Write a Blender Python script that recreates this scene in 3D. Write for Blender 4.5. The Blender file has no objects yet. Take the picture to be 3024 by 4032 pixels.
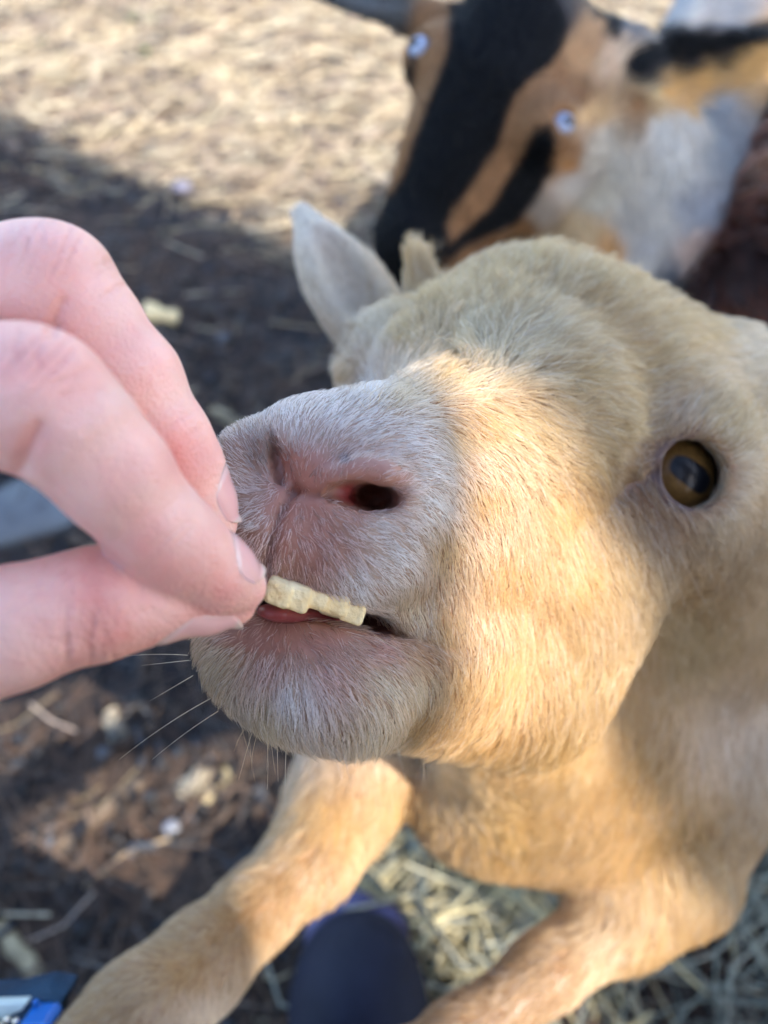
import bpy, math, random, time, os
import numpy as np
from mathutils import Matrix, Vector, kdtree, noise
from mathutils.bvhtree import BVHTree

T0 = time.time()
rng = np.random.default_rng(7)
random.seed(7)
sc = bpy.context.scene

# ------------------------------------------------------------------ camera
CAM_H, PITCH = 0.85, 55.0
FPX = 2912.0                                    # focal length in photo pixels (26 mm equivalent)
cam_d = bpy.data.cameras.new('camera')
cam = bpy.data.objects.new('camera', cam_d)
sc.collection.objects.link(cam)
cam.location = (0, 0, CAM_H)
cam.rotation_euler = (math.radians(90 - PITCH), 0, 0)
cam_d.sensor_fit = 'VERTICAL'
cam_d.sensor_height = 36
cam_d.lens = 26
cam_d.clip_start = 0.005
cam_d.clip_end = 200
cam_d.dof.use_dof = True
cam_d.dof.focus_distance = 0.182
cam_d.dof.aperture_fstop = 26 / 3.9
sc.camera = cam
CAM = Matrix.Translation((0, 0, CAM_H)) @ Matrix.Rotation(math.radians(90 - PITCH), 4, 'X')
CAMn = np.array(CAM)

# ------------------------------------------------------------------ sky, sun, exposure
SUN_EL, SUN_AZ = 42.0, 125.0                    # azimuth clockwise from +Y (away from the viewer)
to_sun = Vector((math.sin(math.radians(SUN_AZ)) * math.cos(math.radians(SUN_EL)),
                 math.cos(math.radians(SUN_AZ)) * math.cos(math.radians(SUN_EL)),
                 math.sin(math.radians(SUN_EL))))
w = bpy.data.worlds.new('World'); sc.world = w; w.use_nodes = True
nt = w.node_tree
sky = nt.nodes.new('ShaderNodeTexSky'); sky.sky_type = 'NISHITA'; sky.sun_disc = False
sky.sun_elevation = math.radians(SUN_EL); sky.sun_rotation = math.radians(SUN_AZ)
sky.dust_density = 1.0; sky.ozone_density = 1.0
bg = nt.nodes['Background']; bg.inputs['Strength'].default_value = 0.15
nt.links.new(sky.outputs['Color'], bg.inputs['Color'])
sun_d = bpy.data.lights.new('sun', 'SUN'); sun = bpy.data.objects.new('sun', sun_d)
sc.collection.objects.link(sun)
sun_d.energy = 2.25; sun_d.angle = math.radians(0.53); sun_d.color = (1.0, 0.93, 0.83)
sun.rotation_euler = to_sun.to_track_quat('Z', 'Y').to_euler()
sc.view_settings.view_transform = 'Standard'; sc.view_settings.look = 'None'
sc.view_settings.gamma = 1; sc.view_settings.use_curve_mapping = False
sc.view_settings.exposure = 2.08
sc.cycles.use_denoising = True
sc.cycles.use_adaptive_sampling = True; sc.cycles.adaptive_threshold = 0.03
sc.cycles.max_bounces = 7; sc.cycles.transparent_max_bounces = 12
sc.cycles.sample_clamp_indirect = 6
sc.cycles_curves.shape = 'RIBBONS'

# ------------------------------------------------------------------ helpers
def C(px, py, d):                               # a point d cm deep, in the camera's frame, cm
    return np.array([(px - 1512) / FPX * d, (2016 - py) / FPX * d, -d])
def to_world(v):                                # frame cm -> world metres
    v = np.asarray(v, float) * 0.01
    return v @ CAMn[:3, :3].T + CAMn[:3, 3]
def from_world(v):
    return (np.asarray(v, float) - CAMn[:3, 3]) @ CAMn[:3, :3] * 100
def vec_world(v):
    return np.asarray(v, float) @ CAMn[:3, :3].T
def pix(v):                                     # frame cm -> photo pixels
    d = np.maximum(-v[..., 2], 0.5)
    return 1512 + v[..., 0] / d * FPX, 2016 - v[..., 1] / d * FPX
def smooth(a, b, x):
    t = np.clip((x - a) / (b - a), 0, 1); return t * t * (3 - 2 * t)
def unit(v): return v / np.maximum(np.linalg.norm(v, axis=-1, keepdims=True), 1e-9)

def empty(name, loc, label=None, cat=None, group=None):
    o = bpy.data.objects.new(name, None); sc.collection.objects.link(o)
    o.location = loc; o.empty_display_size = 0.05
    tag(o, label, cat, group); return o
def tag(o, label=None, cat=None, group=None, kind=None):
    for k, v in (('label', label), ('category', cat), ('group', group), ('kind', kind)):
        if v: o[k] = v
    return o
def link(name, data, mat=None, parent=None):
    o = bpy.data.objects.new(name, data); sc.collection.objects.link(o)
    if mat is not None: data.materials.append(mat)
    if parent is not None:
        o.parent = parent; o.matrix_parent_inverse = Matrix.Translation(-Vector(parent.location)) if parent.type == 'EMPTY' else Matrix.Identity(4)
    return o
def mesh_from(name, V, faces, mat=None, parent=None, smooth_sh=True, cols=None):
    me = bpy.data.meshes.new(name)
    V = np.asarray(V, np.float32)
    if isinstance(faces, np.ndarray):
        n = faces.shape[1]
        me.vertices.add(len(V)); me.vertices.foreach_set('co', V.ravel())
        me.loops.add(faces.size); me.loops.foreach_set('vertex_index', faces.ravel().astype(np.int32))
        me.polygons.add(len(faces)); me.polygons.foreach_set('loop_start', np.arange(0, faces.size, n, dtype=np.int32))
        me.update(calc_edges=True); me.validate()
    else:
        me.from_pydata([tuple(v) for v in V], [], faces)
    if smooth_sh: me.polygons.foreach_set('use_smooth', np.ones(len(me.polygons), bool))
    if cols is not None:
        a = me.attributes.new('Col', 'FLOAT_COLOR', 'POINT')
        c4 = np.ones((len(V), 4), np.float32); c4[:, :3] = cols; a.data.foreach_set('color', c4.ravel())
    me.update()
    return link(name, me, mat, parent)

# ---- signed-distance modelling: smooth unions of shapes on a (non-uniform) grid, meshed by surface nets
class Field:
    def __init__(s, X, Y, Z):
        s.X, s.Y, s.Z = [np.asarray(a, np.float32) for a in (X, Y, Z)]
        s.F = np.full((len(X), len(Y), len(Z)), 50.0, np.float32)
    def sub(s, lo, hi):
        sl = []
        for a, l, h in zip((s.X, s.Y, s.Z), lo, hi):
            i = max(np.searchsorted(a, l) - 1, 0); j = min(np.searchsorted(a, h) + 1, len(a)); sl.append(slice(i, max(j, i)))
        return tuple(sl)
    def put(s, fn, lo, hi, k, op):
        m = k + 2.2
        sl = s.sub(np.asarray(lo) - m, np.asarray(hi) + m)
        x = s.X[sl[0]][:, None, None]; y = s.Y[sl[1]][None, :, None]; z = s.Z[sl[2]][None, None, :]
        if min(x.size, y.size, z.size) == 0: return
        d = fn(x, y, z).astype(np.float32); A = s.F[sl]
        if op == 'add':
            h = np.maximum(k - np.abs(A - d), 0) / k if k > 0 else 0
            s.F[sl] = np.minimum(A, d) - h * h * k * 0.25
        else:                                    # smooth subtraction: max(F, -d)
            A = s.F[sl]; d = -fn(x, y, z).astype(np.float32)
            h = np.maximum(k - np.abs(A - d), 0) / k if k > 0 else 0
            s.F[sl] = np.maximum(A, d) + h * h * k * 0.25
    def ell(s, c, r, ax=None, k=0.8, op='add'):
        c = np.asarray(c, float); r = np.broadcast_to(np.asarray(r, float), (3,)); R = np.max(r)
        ax = np.eye(3) if ax is None else np.asarray(ax, float)
        def fn(x, y, z):
            p = [(x - c[0]) * a[0] + (y - c[1]) * a[1] + (z - c[2]) * a[2] for a in ax]
            k0 = np.sqrt(sum((q / t) ** 2 for q, t in zip(p, r))); k1 = np.sqrt(sum((q / t ** 2) ** 2 for q, t in zip(p, r)))
            return k0 * (k0 - 1) / np.maximum(k1, 1e-6)
        s.put(fn, c - R, c + R, k, op)
    def cap(s, a, b, ra, rb, k=0.8, op='add', flat=None, ff=1.0):
        a = np.asarray(a, float); b = np.asarray(b, float); ab = b - a; L2 = max(ab @ ab, 1e-9); R = max(ra, rb)
        def fn(x, y, z):
            px, py, pz = x - a[0], y - a[1], z - a[2]
            t = np.clip((px * ab[0] + py * ab[1] + pz * ab[2]) / L2, 0, 1)
            qx, qy, qz = px - t * ab[0], py - t * ab[1], pz - t * ab[2]
            d2 = qx * qx + qy * qy + qz * qz
            if flat is not None:
                f = qx * flat[0] + qy * flat[1] + qz * flat[2]; d2 = d2 + f * f * (ff * ff - 1)
                return (np.sqrt(d2) - (ra + (rb - ra) * t)) / ff ** 0.5
            return np.sqrt(d2) - (ra + (rb - ra) * t)
        s.put(fn, np.minimum(a, b) - R, np.maximum(a, b) + R, k, op)
    def chain(s, pts, k=0.6, op='add', **kw):    # [(point, radius), ...]
        for (a, ra), (b, rb) in zip(pts[:-1], pts[1:]): s.cap(a, b, ra, rb, k, op, **kw)
    def depth(s, px, py, lo=13.0, hi=50.0):      # where the ray through a photo pixel meets the shape
        t = np.arange(lo, hi, 0.03); p = C(px, py, 1.0)[None] * t[:, None]
        i = [np.clip(np.searchsorted(a, p[:, q]) - 1, 0, len(a) - 2) for q, a in enumerate((s.X, s.Y, s.Z))]
        u = [(p[:, q] - a[i[q]]) / (a[i[q] + 1] - a[i[q]]) for q, a in enumerate((s.X, s.Y, s.Z))]
        v = 0
        for a in (0, 1):
            for b in (0, 1):
                for c in (0, 1):
                    v = v + s.F[i[0] + a, i[1] + b, i[2] + c] * abs(1 - a - u[0]) * abs(1 - b - u[1]) * abs(1 - c - u[2])
        w_ = np.nonzero(v < 0)[0]
        return t[w_[0]] if len(w_) else None
    def at(s, px, py, sink=0.0):
        d = s.depth(px, py); d = 20.0 if d is None else d
        return C(px, py, d + sink)
    def mesh(s, it=2):
        F = s.F; S = F < 0
        c = S[:-1, :-1, :-1].astype(np.int8)
        for i, j, q in ((1, 0, 0), (0, 1, 0), (0, 0, 1), (1, 1, 0), (1, 0, 1), (0, 1, 1), (1, 1, 1)):
            c = c + S[i:F.shape[0] - 1 + i, j:F.shape[1] - 1 + j, q:F.shape[2] - 1 + q]
        I = np.argwhere((c > 0) & (c < 8)); idx = np.full(c.shape, -1, np.int32); idx[tuple(I.T)] = np.arange(len(I))
        cor = [(i, j, q) for i in (0, 1) for j in (0, 1) for q in (0, 1)]
        val = np.stack([F[I[:, 0] + i, I[:, 1] + j, I[:, 2] + q] for i, j, q in cor], 1)
        pos = np.stack([np.stack([s.X[I[:, 0] + i], s.Y[I[:, 1] + j], s.Z[I[:, 2] + q]], 1) for i, j, q in cor], 1)
        acc = np.zeros((len(I), 3)); cnt = np.zeros(len(I))
        for a in range(8):
            for b in range(a + 1, 8):
                if sum(abs(np.subtract(cor[a], cor[b]))) != 1: continue
                m = (val[:, a] < 0) != (val[:, b] < 0)
                t = val[m, a] / (val[m, a] - val[m, b])
                acc[m] += pos[m, a] + t[:, None] * (pos[m, b] - pos[m, a]); cnt[m] += 1
        V = acc / cnt[:, None]; Q = []
        for ax in range(3):
            sl0 = [slice(None)] * 3; sl1 = [slice(None)] * 3; sl0[ax] = slice(0, -1); sl1[ax] = slice(1, None)
            a, b = S[tuple(sl0)], S[tuple(sl1)]
            E = np.argwhere(a != b); u, v = (ax + 1) % 3, (ax + 2) % 3
            ok = (E[:, u] > 0) & (E[:, v] > 0) & (E[:, u] < F.shape[u] - 1) & (E[:, v] < F.shape[v] - 1); E = E[ok]
            q = []
            for du, dv in ((0, 0), (1, 0), (1, 1), (0, 1)):
                e = E.copy(); e[:, u] -= du; e[:, v] -= dv; q.append(idx[tuple(e.T)])
            q = np.stack(q, 1); inside = a[tuple(E.T)]
            q[~inside] = q[~inside][:, ::-1]; Q.append(q)
        Q = np.concatenate(Q); Q = Q[(Q >= 0).all(1)]
        return V, Q
def vnormals(V, Q):
    n = np.cross(V[Q[:, 2]] - V[Q[:, 0]], V[Q[:, 3]] - V[Q[:, 1]]); out = np.zeros_like(V)
    for i in range(4):
        for a in range(3): out[:, a] += np.bincount(Q[:, i], n[:, a], len(V))
    return unit(out)
def relax(V, Q, it=3, lam=0.5):
    e = np.concatenate([Q[:, [0, 1]], Q[:, [1, 2]], Q[:, [2, 3]], Q[:, [3, 0]]]); e = np.concatenate([e, e[:, ::-1]])
    deg = np.maximum(np.bincount(e[:, 0], minlength=len(V)), 1)
    for i in range(it):
        for l in (lam, -lam * 1.04):
            m = np.stack([np.bincount(e[:, 0], V[e[:, 1], a], len(V)) for a in range(3)], 1) / deg[:, None]
            V = V + l * (m - V)
    return V
def axis(fine_lo, fine_hi, step, lo, hi, cs):    # fine in the middle, coarser outside
    a = np.arange(fine_lo, fine_hi + step / 2, step)
    def grow(x, end, sgn):
        out = []; st = step
        while (end - x) * sgn > 0:
            st = min(st * 1.18, cs); x = x + sgn * st; out.append(x)
        return out
    return np.array(grow(fine_lo, lo, -1)[::-1] + list(a) + grow(a[-1], hi, 1))
def groove(V, N, line, width, depth, face=0.1, both=False):   # press a soft line (photo pixels) into the surface that faces us
    x, y = pix(V); dmin = np.full(len(V), 1e9); line = np.asarray(line, float)
    for a, b in zip(line[:-1], line[1:]):
        ab = b - a; t = np.clip(((x - a[0]) * ab[0] + (y - a[1]) * ab[1]) / (ab @ ab), 0, 1)
        dmin = np.minimum(dmin, np.hypot(x - a[0] - t * ab[0], y - a[1] - t * ab[1]))
    f = np.exp(-(dmin / width) ** 2) * smooth(0, 0.3, (N * unit(-V)).sum(1) - face + 0.1)
    return V - N * (f * depth)[:, None]
class Anchors:                                   # scattered values over photo pixels, blended by inverse distance
    def __init__(s, rows, power=3.0): a = np.array(rows, float); s.p = a[:, :2]; s.v = a[:, 2:]; s.k = power
    def __call__(s, x, y):
        out = np.zeros((len(x), s.v.shape[1])); W = np.zeros(len(x))
        for p, v in zip(s.p, s.v):
            wt = 1.0 / (np.hypot(x - p[0], y - p[1]) + 25.0) ** s.k; W += wt; out += wt[:, None] * v
        return out / W[:, None]
def polymask(x, y, poly, soft=14.0):              # 1 inside a photo-pixel polygon, soft at its edge
    p = np.asarray(poly, float); ins = np.zeros(len(x), bool); dm = np.full(len(x), 1e9)
    for a, b in zip(p, np.roll(p, -1, 0)):
        c = ((a[1] > y) != (b[1] > y)); ins ^= c & (x < (b[0] - a[0]) * (y - a[1]) / (b[1] - a[1] + 1e-9) + a[0])
        ab = b - a; t = np.clip(((x - a[0]) * ab[0] + (y - a[1]) * ab[1]) / (ab @ ab), 0, 1); dm = np.minimum(dm, np.hypot(x - a[0] - t * ab[0], y - a[1] - t * ab[1]))
    return smooth(-soft, soft, np.where(ins, dm, -dm))
def lownoise(V, scale, seed=0.0):
    s = np.zeros((len(V), 3)); r = np.random.default_rng(int(seed * 100) + 5)
    for f, a in ((1, 1), (2.1, .55), (4.3, .3)):
        for c in range(3):
            K = r.normal(size=(4, 3)) * f / scale; ph = r.uniform(0, 6.28, 4)
            s[:, c] += a * np.sin(V @ K.T + ph).sum(1) * 0.35
    return s

# ---- fur as hair curves
def make_fur(name, V, Q, nrm, n, weight, flow, length, lift, colour, rad, mat, parent, seg=4, wild=0.25, clump=0.35, clump_n=14, curl=0.0, seed=1):
    g = np.random.default_rng(seed)
    T = np.concatenate([Q[:, [0, 1, 2]], Q[:, [0, 2, 3]]])
    A, B, D = V[T[:, 0]], V[T[:, 1]], V[T[:, 2]]
    area = np.linalg.norm(np.cross(B - A, D - A), axis=1) * weight[T].mean(1)
    cdf = np.cumsum(area); pick = np.searchsorted(cdf, g.random(n) * cdf[-1])
    u = np.sqrt(g.random(n)); v = g.random(n); b = np.stack([1 - u, u * (1 - v), u * v], 1); tt = T[pick]
    R = (V[tt] * b[:, :, None]).sum(1); NN = unit((nrm[tt] * b[:, :, None]).sum(1))
    fl = flow(R, NN); fl = fl - NN * (fl * NN).sum(1, keepdims=True); fl = unit(fl)
    ln = length(R, NN) * (0.65 + 0.5 * g.random(n)) ; lf = lift(R, NN)
    side = np.cross(NN, fl)
    j = g.normal(size=(n, 2)) * wild
    low = lownoise(R, 1.6, seed)
    d0 = unit(fl + side * (j[:, :1] + 0.45 * low[:, :1] * wild * 2) + NN * (lf * (1 + 0.5 * j[:, 1]))[:, None])
    S = np.linspace(0, 1, seg + 1)
    bend = g.normal(size=(n, 1)) * curl
    pts = []
    for s_ in S:                                 # hairs rise, then lie down along the flow
        droop = -NN * (0.42 * lf * s_ * s_)[:, None]
        pts.append(R + ln[:, None] * (d0 * s_ + droop + side * bend * s_ * s_))
    pts = np.stack(pts, 1)
    if clump > 0:
        G = max(n // clump_n, 1); kd = kdtree.KDTree(G)
        for i in range(G): kd.insert(R[i], i)
        kd.balance(); near = np.fromiter((kd.find(r)[1] for r in R), int, n)
        off = (R - R[near]); cw = np.minimum(.85, clump * (0.5 + g.random(n)) * np.clip(ln / .9, .6, 1.6))[:, None, None] * (S ** 1.4)[None, :, None]
        rel = pts - R[:, None]; grel = (pts - R[:, None])[near]
        pts = R[:, None] + rel * (1 - cw) + (grel - off[:, None] * np.minimum(1, 0.9)) * cw
    rootr = rad * (0.75 + 0.5 * g.random(n))
    taper = np.array([1.0, 1.0, 0.85, 0.6, 0.2]) if seg == 4 else np.linspace(1, 0.2, seg + 1) ** 0.7
    cu = bpy.data.hair_curves.new(name); cu.add_curves([seg + 1] * n)
    W = to_world(pts.reshape(-1, 3)).astype(np.float32)
    cu.attributes['position'].data.foreach_set('vector', W.ravel())
    ra = cu.attributes.get('radius') or cu.attributes.new('radius', 'FLOAT', 'POINT')
    ra.data.foreach_set('value', (rootr[:, None] * taper[None] * 0.01).astype(np.float32).ravel())
    c4 = np.ones((n, 4), np.float32); c4[:, :3] = np.clip(colour(R, NN, g), 0.003, 0.95)
    ca = cu.attributes.new('Col', 'FLOAT_COLOR', 'CURVE'); ca.data.foreach_set('color', c4.ravel())
    return link(name, cu, mat, parent)

# ------------------------------------------------------------------ materials
def new_mat(name):
    m = bpy.data.materials.new(name); m.use_nodes = True
    return m, m.node_tree, m.node_tree.nodes['Principled BSDF']
def nd(nt, typ, **kw):
    n = nt.nodes.new(typ)
    for k, v in kw.items():
        if k in n.inputs: n.inputs[k].default_value = v
        else: setattr(n, k, v)
    return n
def plain(name, col, rough=0.6, **kw):
    m, nt, b = new_mat(name); b.inputs['Base Color'].default_value = (*col, 1); b.inputs['Roughness'].default_value = rough
    for k, v in kw.items(): b.inputs[k].default_value = v
    return m
def noisy(name, c1, c2, scale=20, rough=0.7, bump=0.2, detail=6, bump_scale=None, spec=0.3):
    m, nt, b = new_mat(name)
    tc = nd(nt, 'ShaderNodeTexCoord'); n = nd(nt, 'ShaderNodeTexNoise', Scale=scale, Detail=detail)
    nt.links.new(tc.outputs['Object'], n.inputs['Vector'])
    r = nd(nt, 'ShaderNodeValToRGB'); r.color_ramp.elements[0].color = (*c1, 1); r.color_ramp.elements[1].color = (*c2, 1)
    r.color_ramp.elements[0].position = 0.33; r.color_ramp.elements[1].position = 0.68
    nt.links.new(n.outputs['Fac'], r.inputs['Fac']); nt.links.new(r.outputs['Color'], b.inputs['Base Color'])
    n2 = nd(nt, 'ShaderNodeTexNoise', Scale=bump_scale or scale * 4, Detail=5); nt.links.new(tc.outputs['Object'], n2.inputs['Vector'])
    bp = nd(nt, 'ShaderNodeBump', Strength=bump, Distance=0.01); nt.links.new(n2.outputs['Fac'], bp.inputs['Height']); nt.links.new(bp.outputs['Normal'], b.inputs['Normal'])
    b.inputs['Roughness'].default_value = rough; b.inputs['Specular IOR Level'].default_value = spec
    return m
def fur_mat(name, rough=0.45, mix=0.55, spec=0.25):
    m, nt, b = new_mat(name)
    at = nd(nt, 'ShaderNodeAttribute', attribute_name='Col')
    hb = nd(nt, 'ShaderNodeBsdfHairPrincipled'); hb.model = 'CHIANG'; hb.parametrization = 'COLOR'
    hb.inputs['Roughness'].default_value = rough; hb.inputs['Radial Roughness'].default_value = 0.6
    hb.inputs['Random Roughness'].default_value = 0.2
    nt.links.new(at.outputs['Color'], hb.inputs['Color'])
    nt.links.new(at.outputs['Color'], b.inputs['Base Color']); b.inputs['Roughness'].default_value = 0.6; b.inputs['Specular IOR Level'].default_value = spec
    mx = nd(nt, 'ShaderNodeMixShader', Fac=mix); nt.links.new(b.outputs[0], mx.inputs[1]); nt.links.new(hb.outputs[0], mx.inputs[2])
    nt.links.new(mx.outputs[0], nt.nodes['Material Output'].inputs['Surface'])
    return m
def skin_mat(name, sss=0.3, rad=(1.0, 0.35, 0.2), scale=0.004, rough=0.5, bump=0.15, bscale=900, spec=0.4):
    m, nt, b = new_mat(name)
    at = nd(nt, 'ShaderNodeAttribute', attribute_name='Col')
    tc = nd(nt, 'ShaderNodeTexCoord'); n = nd(nt, 'ShaderNodeTexNoise', Scale=bscale * 0.12, Detail=4)
    nt.links.new(tc.outputs['Object'], n.inputs['Vector'])
    hs = nd(nt, 'ShaderNodeHueSaturation'); mr = nd(nt, 'ShaderNodeMapRange'); mr.inputs['To Min'].default_value = 0.86; mr.inputs['To Max'].default_value = 1.14
    nt.links.new(n.outputs['Fac'], mr.inputs['Value']); nt.links.new(mr.outputs['Result'], hs.inputs['Value'])
    nt.links.new(at.outputs['Color'], hs.inputs['Color']); nt.links.new(hs.outputs['Color'], b.inputs['Base Color'])
    v = nd(nt, 'ShaderNodeTexVoronoi', Scale=bscale); nt.links.new(tc.outputs['Object'], v.inputs['Vector'])
    bp = nd(nt, 'ShaderNodeBump', Strength=bump, Distance=0.0005); nt.links.new(v.outputs['Distance'], bp.inputs['Height']); nt.links.new(bp.outputs['Normal'], b.inputs['Normal'])
    b.inputs['Roughness'].default_value = rough; b.inputs['Specular IOR Level'].default_value = spec
    b.inputs['Subsurface Weight'].default_value = sss; b.inputs['Subsurface Radius'].default_value = rad; b.inputs['Subsurface Scale'].default_value = scale
    return m
# ------------------------------------------------------------------ the tan goat
GO = np.array([4.637, 3.578, -26.5]); GL = np.array([0.8269, -0.3942, 0.4011]); GU = np.array([0.2156, 0.8809, 0.4213]); GN = np.array([-0.5194, -0.2619, 0.8134])
HAX = (GL, GU, GN)
EYE_N, EYE_F = C(2690, 1870, 24.6), C(1475, 1405, 29.6)
def tan_goat_shape():
    f = Field(axis(-5.4, 13.0, 0.13, -26, 62, 0.9), axis(-8.8, 15.5, 0.13, -52, 19, 0.8), axis(-38.5, -15.2, 0.13, -78, -12, 0.9))
    # torso, chest, shoulders, neck
    f.cap(C(2500, 2780, 46), C(3350, 2360, 60), 9.0, 11.5, 3)
    f.cap(C(3350, 2450, 60), C(3750, 2350, 68), 11.5, 9.5, 3)
    f.ell(C(2020, 3050, 42.5), (6.6, 5.4, 6.0), k=3)
    f.cap(C(2250, 3150, 43), C(2450, 3420, 42), 4.0, 3.0, 2.5)
    f.cap(C(2250, 1900, 34), C(2330, 2700, 41), 5.6, 7.2, 3)
    f.cap(C(2640, 2980, 45), C(2650, 3400, 42), 6.0, 3.4, 2.5)
    # image-right foreleg (elbow, forearm, knee, cannon, pastern)
    f.chain([(C(2650, 3420, 42), 3.1), (C(2460, 3600, 40.5), 2.25), (C(2140, 3830, 38), 1.55), (C(1820, 4080, 36), 1.45), (C(1560, 4300, 34.5), 1.9), (C(1300, 4560, 33), 1.3), (C(1050, 4800, 32), 1.5)], 1.2)
    # image-left foreleg
    f.chain([(C(1520, 2780, 43.5), 5.0), (C(1345, 3150, 40.5), 2.75), (C(1225, 3380, 38), 2.05), (C(1000, 3585, 35.5), 1.65), (C(790, 3790, 32.5), 1.85), (C(560, 4010, 29.8), 2.1), (C(300, 4250, 28), 1.7), (C(60, 4480, 27), 1.5)], 1.3)
    # hind legs down to the ground
    for dx in (-9, 9):
        hip = from_world((0.47 + dx * 0.005, 0.33 - dx * 0.006, 0.27)); kn = from_world((0.43 + dx * 0.006, 0.25 - dx * 0.008, 0.19))
        hk = from_world((0.53 + dx * 0.006, 0.33 - dx * 0.008, 0.11)); ft = from_world((0.50 + dx * 0.006, 0.29 - dx * 0.008, 0.02))
        f.chain([(hip, 6.5), (kn, 4.0), (hk, 2.0), (ft, 1.6)], 1.6)
    tl = from_world((0.60, 0.42, 0.33)); f.chain([(C(3750, 2300, 68), 3.0), (tl, 1.6)], 1.5)
    # skull and forehead
    f.ell(C(2080, 1525, 30), (5.4, 4.9, 5.6), HAX, 2.0)
    f.ell(C(2440, 1620, 31.5), (4.7, 4.6, 5), HAX, 2.2)
    f.ell(C(1880, 1540, 26.3), (3.9, 2.9, 3.6), HAX, 1.8)
    # orbits
    f.ell(C(2650, 1890, 27.3), (2.6, 2.9, 3.2), HAX, 2.2)
    f.ell(C(2560, 1960, 27.0), (2.6, 2.6, 3.0), HAX, 2.2)
    f.ell(C(1560, 1440, 30.0), (2.3, 2.3, 2.6), HAX, 1.2)
    f.cap(C(2330, 1720, 28.2), C(2580, 1790, 27.8), 2.7, 2.5, 2.4)
    f.ell(C(2850, 1740, 31.5), (3.4, 3.6, 3.6), HAX, 2.6); f.cap(C(2680, 2060, 30), C(2860, 2350, 37), 3.0, 4.6, 2.6)
    # nose bridge, muzzle, wings of the nose, upper lip
    f.cap(C(2000, 1760, 25), C(1520, 1840, 19.7), 3.8, 2.0, 1.6)
    f.ell(C(1350, 1880, 19.2), (2.4, 2.0, 2.2), HAX, 1.0)
    f.ell(C(1490, 1830, 19.0), (1.6, 1.15, 1.6), HAX, 0.8)
    f.ell(C(1190, 1740, 19.0), (1.1, 0.95, 1.4), HAX, 0.6)
    f.ell(C(1400, 2110, 19.0), (2.1, 1.75, 1.95), HAX, 0.9)
    f.ell(C(1230, 2170, 18.7), (1.9, 1.2, 1.5), HAX, 0.7)
    f.ell(C(1010, 1960, 19.2), (1.0, 1.5, 1.6), HAX, 0.7)
    f.ell(C(1130, 2090, 18.6), (1.3, 1.35, 1.6), HAX, 0.7)
    # cheeks
    f.cap(C(1720, 2150, 22.1), C(2130, 2260, 26.8), 2.7, 3.7, 1.6)
    f.cap(C(2180, 2230, 27.5), C(2060, 2500, 27.5), 3.2, 3.1, 2.2)
    f.cap(C(1950, 2620, 29), C(2100, 2960, 40), 3.0, 4.8, 2.2)
    # lower jaw, lip and chin; the mouth is cut as a slit afterwards
    f.cap(C(1400, 2640, 20.8), C(2000, 2610, 26), 1.8, 3.4, 1.6)
    f.cap(C(1500, 2560, 20.0), C(1780, 2560, 21.6), 1.3, 1.5, 1.4)
    f.ell(C(1180, 2612, 19.3), (3.0, 1.64, 2.0), HAX, 1.1)
    f.ell(C(1200, 2560, 19.2), (2.6, 1.1, 1.8), HAX, 0.7)
    # far ear (upright) and near ear, crown tuft
    et = C(1195, 850, 37); eb = C(1510, 1370, 33.5); ea = unit(et - eb); en = unit(np.array([0.35, -0.05, 0.94])); en = unit(en - ea * (en @ ea)); ew = np.cross(ea, en)
    f.ell(eb + ea * 3.0, (1.95, 5.0, 0.9), (ew, ea, en), 0.6)
    f.cap(eb + ea * 4.5, et, 1.35, 0.62, 0.9, flat=en, ff=1.5)
    f.ell(eb + ea * 3.0 + en * 1.0, (1.2, 4.4, 0.9), (ew, ea, en), 0.4, 'sub')
    nt_ = C(3480, 1560, 35); nb = C(2820, 1480, 31.5); na = unit(nt_ - nb); nn = unit(np.array([0.1, 0.75, 0.65])); nn = unit(nn - na * (nn @ na)); nw = np.cross(na, nn)
    f.ell(nb + na * 4.0, (2.2, 5.6, 0.9), (nw, na, nn), 0.6); f.cap(nb, nb + na * 3, 1.9, 1.4, 1.2)
    f.cap(C(1700, 1210, 32), C(1650, 1060, 32), 1.1, 0.5, 1.0)
    # eye sockets
    for e, out, sz in ((EYE_N, unit(np.array([0.12, 0.0, 0.99])), 1.0), (EYE_F, unit(np.array([-0.75, 0.45, 0.35])), 0.9)):
        ct = e - out * 1.2
        up = unit(np.array([-0.30, 0.90, 0.1])); up = unit(up - out * (up @ out)); rt = np.cross(up, out)
        f.ell(ct - out * 0.35, 1.62, None, 1.8)
        f.ell(ct + out * 1.5, (1.14 * sz, 1.16 * sz, 1.5), (rt, up, out), 0.22, 'sub')
        f.ell(e - out * 1.45, 1.92, None, 0.05, 'sub')
    # mouth
    dn = unit(np.array([0.12, 1.0, -0.13]))
    mp = [C(700, 2350, 18.0), C(1050, 2365, 18.0), C(1300, 2410, 18.6), f.at(1470, 2462, 0.45), f.at(1600, 2500, 0.12)]
    for (a, b, ra, rb) in zip(mp[:-1], mp[1:], (1.9, 1.9, 1.5, 0.7), (1.9, 1.5, 0.7, 0.15)):
        f.cap(a, b, ra, rb, 0.3, 'sub', flat=dn, ff=6.5)
    # nostrils: the wing above as a raised rim, the opening cut under it
    f.chain([(f.at(1262, 1938, .14), .17), (f.at(1330, 1888, .05), .27), (f.at(1425, 1855, .01), .31), (f.at(1520, 1865, .03), .31), (f.at(1605, 1925, .10), .23)], 0.24)
    c = f.at(1440, 1952, .10); tx = unit(np.array([.97, -.12, -.2])); tz = unit(c); ty = unit(np.cross(tz, tx)); tx = np.cross(ty, tz)
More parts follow.
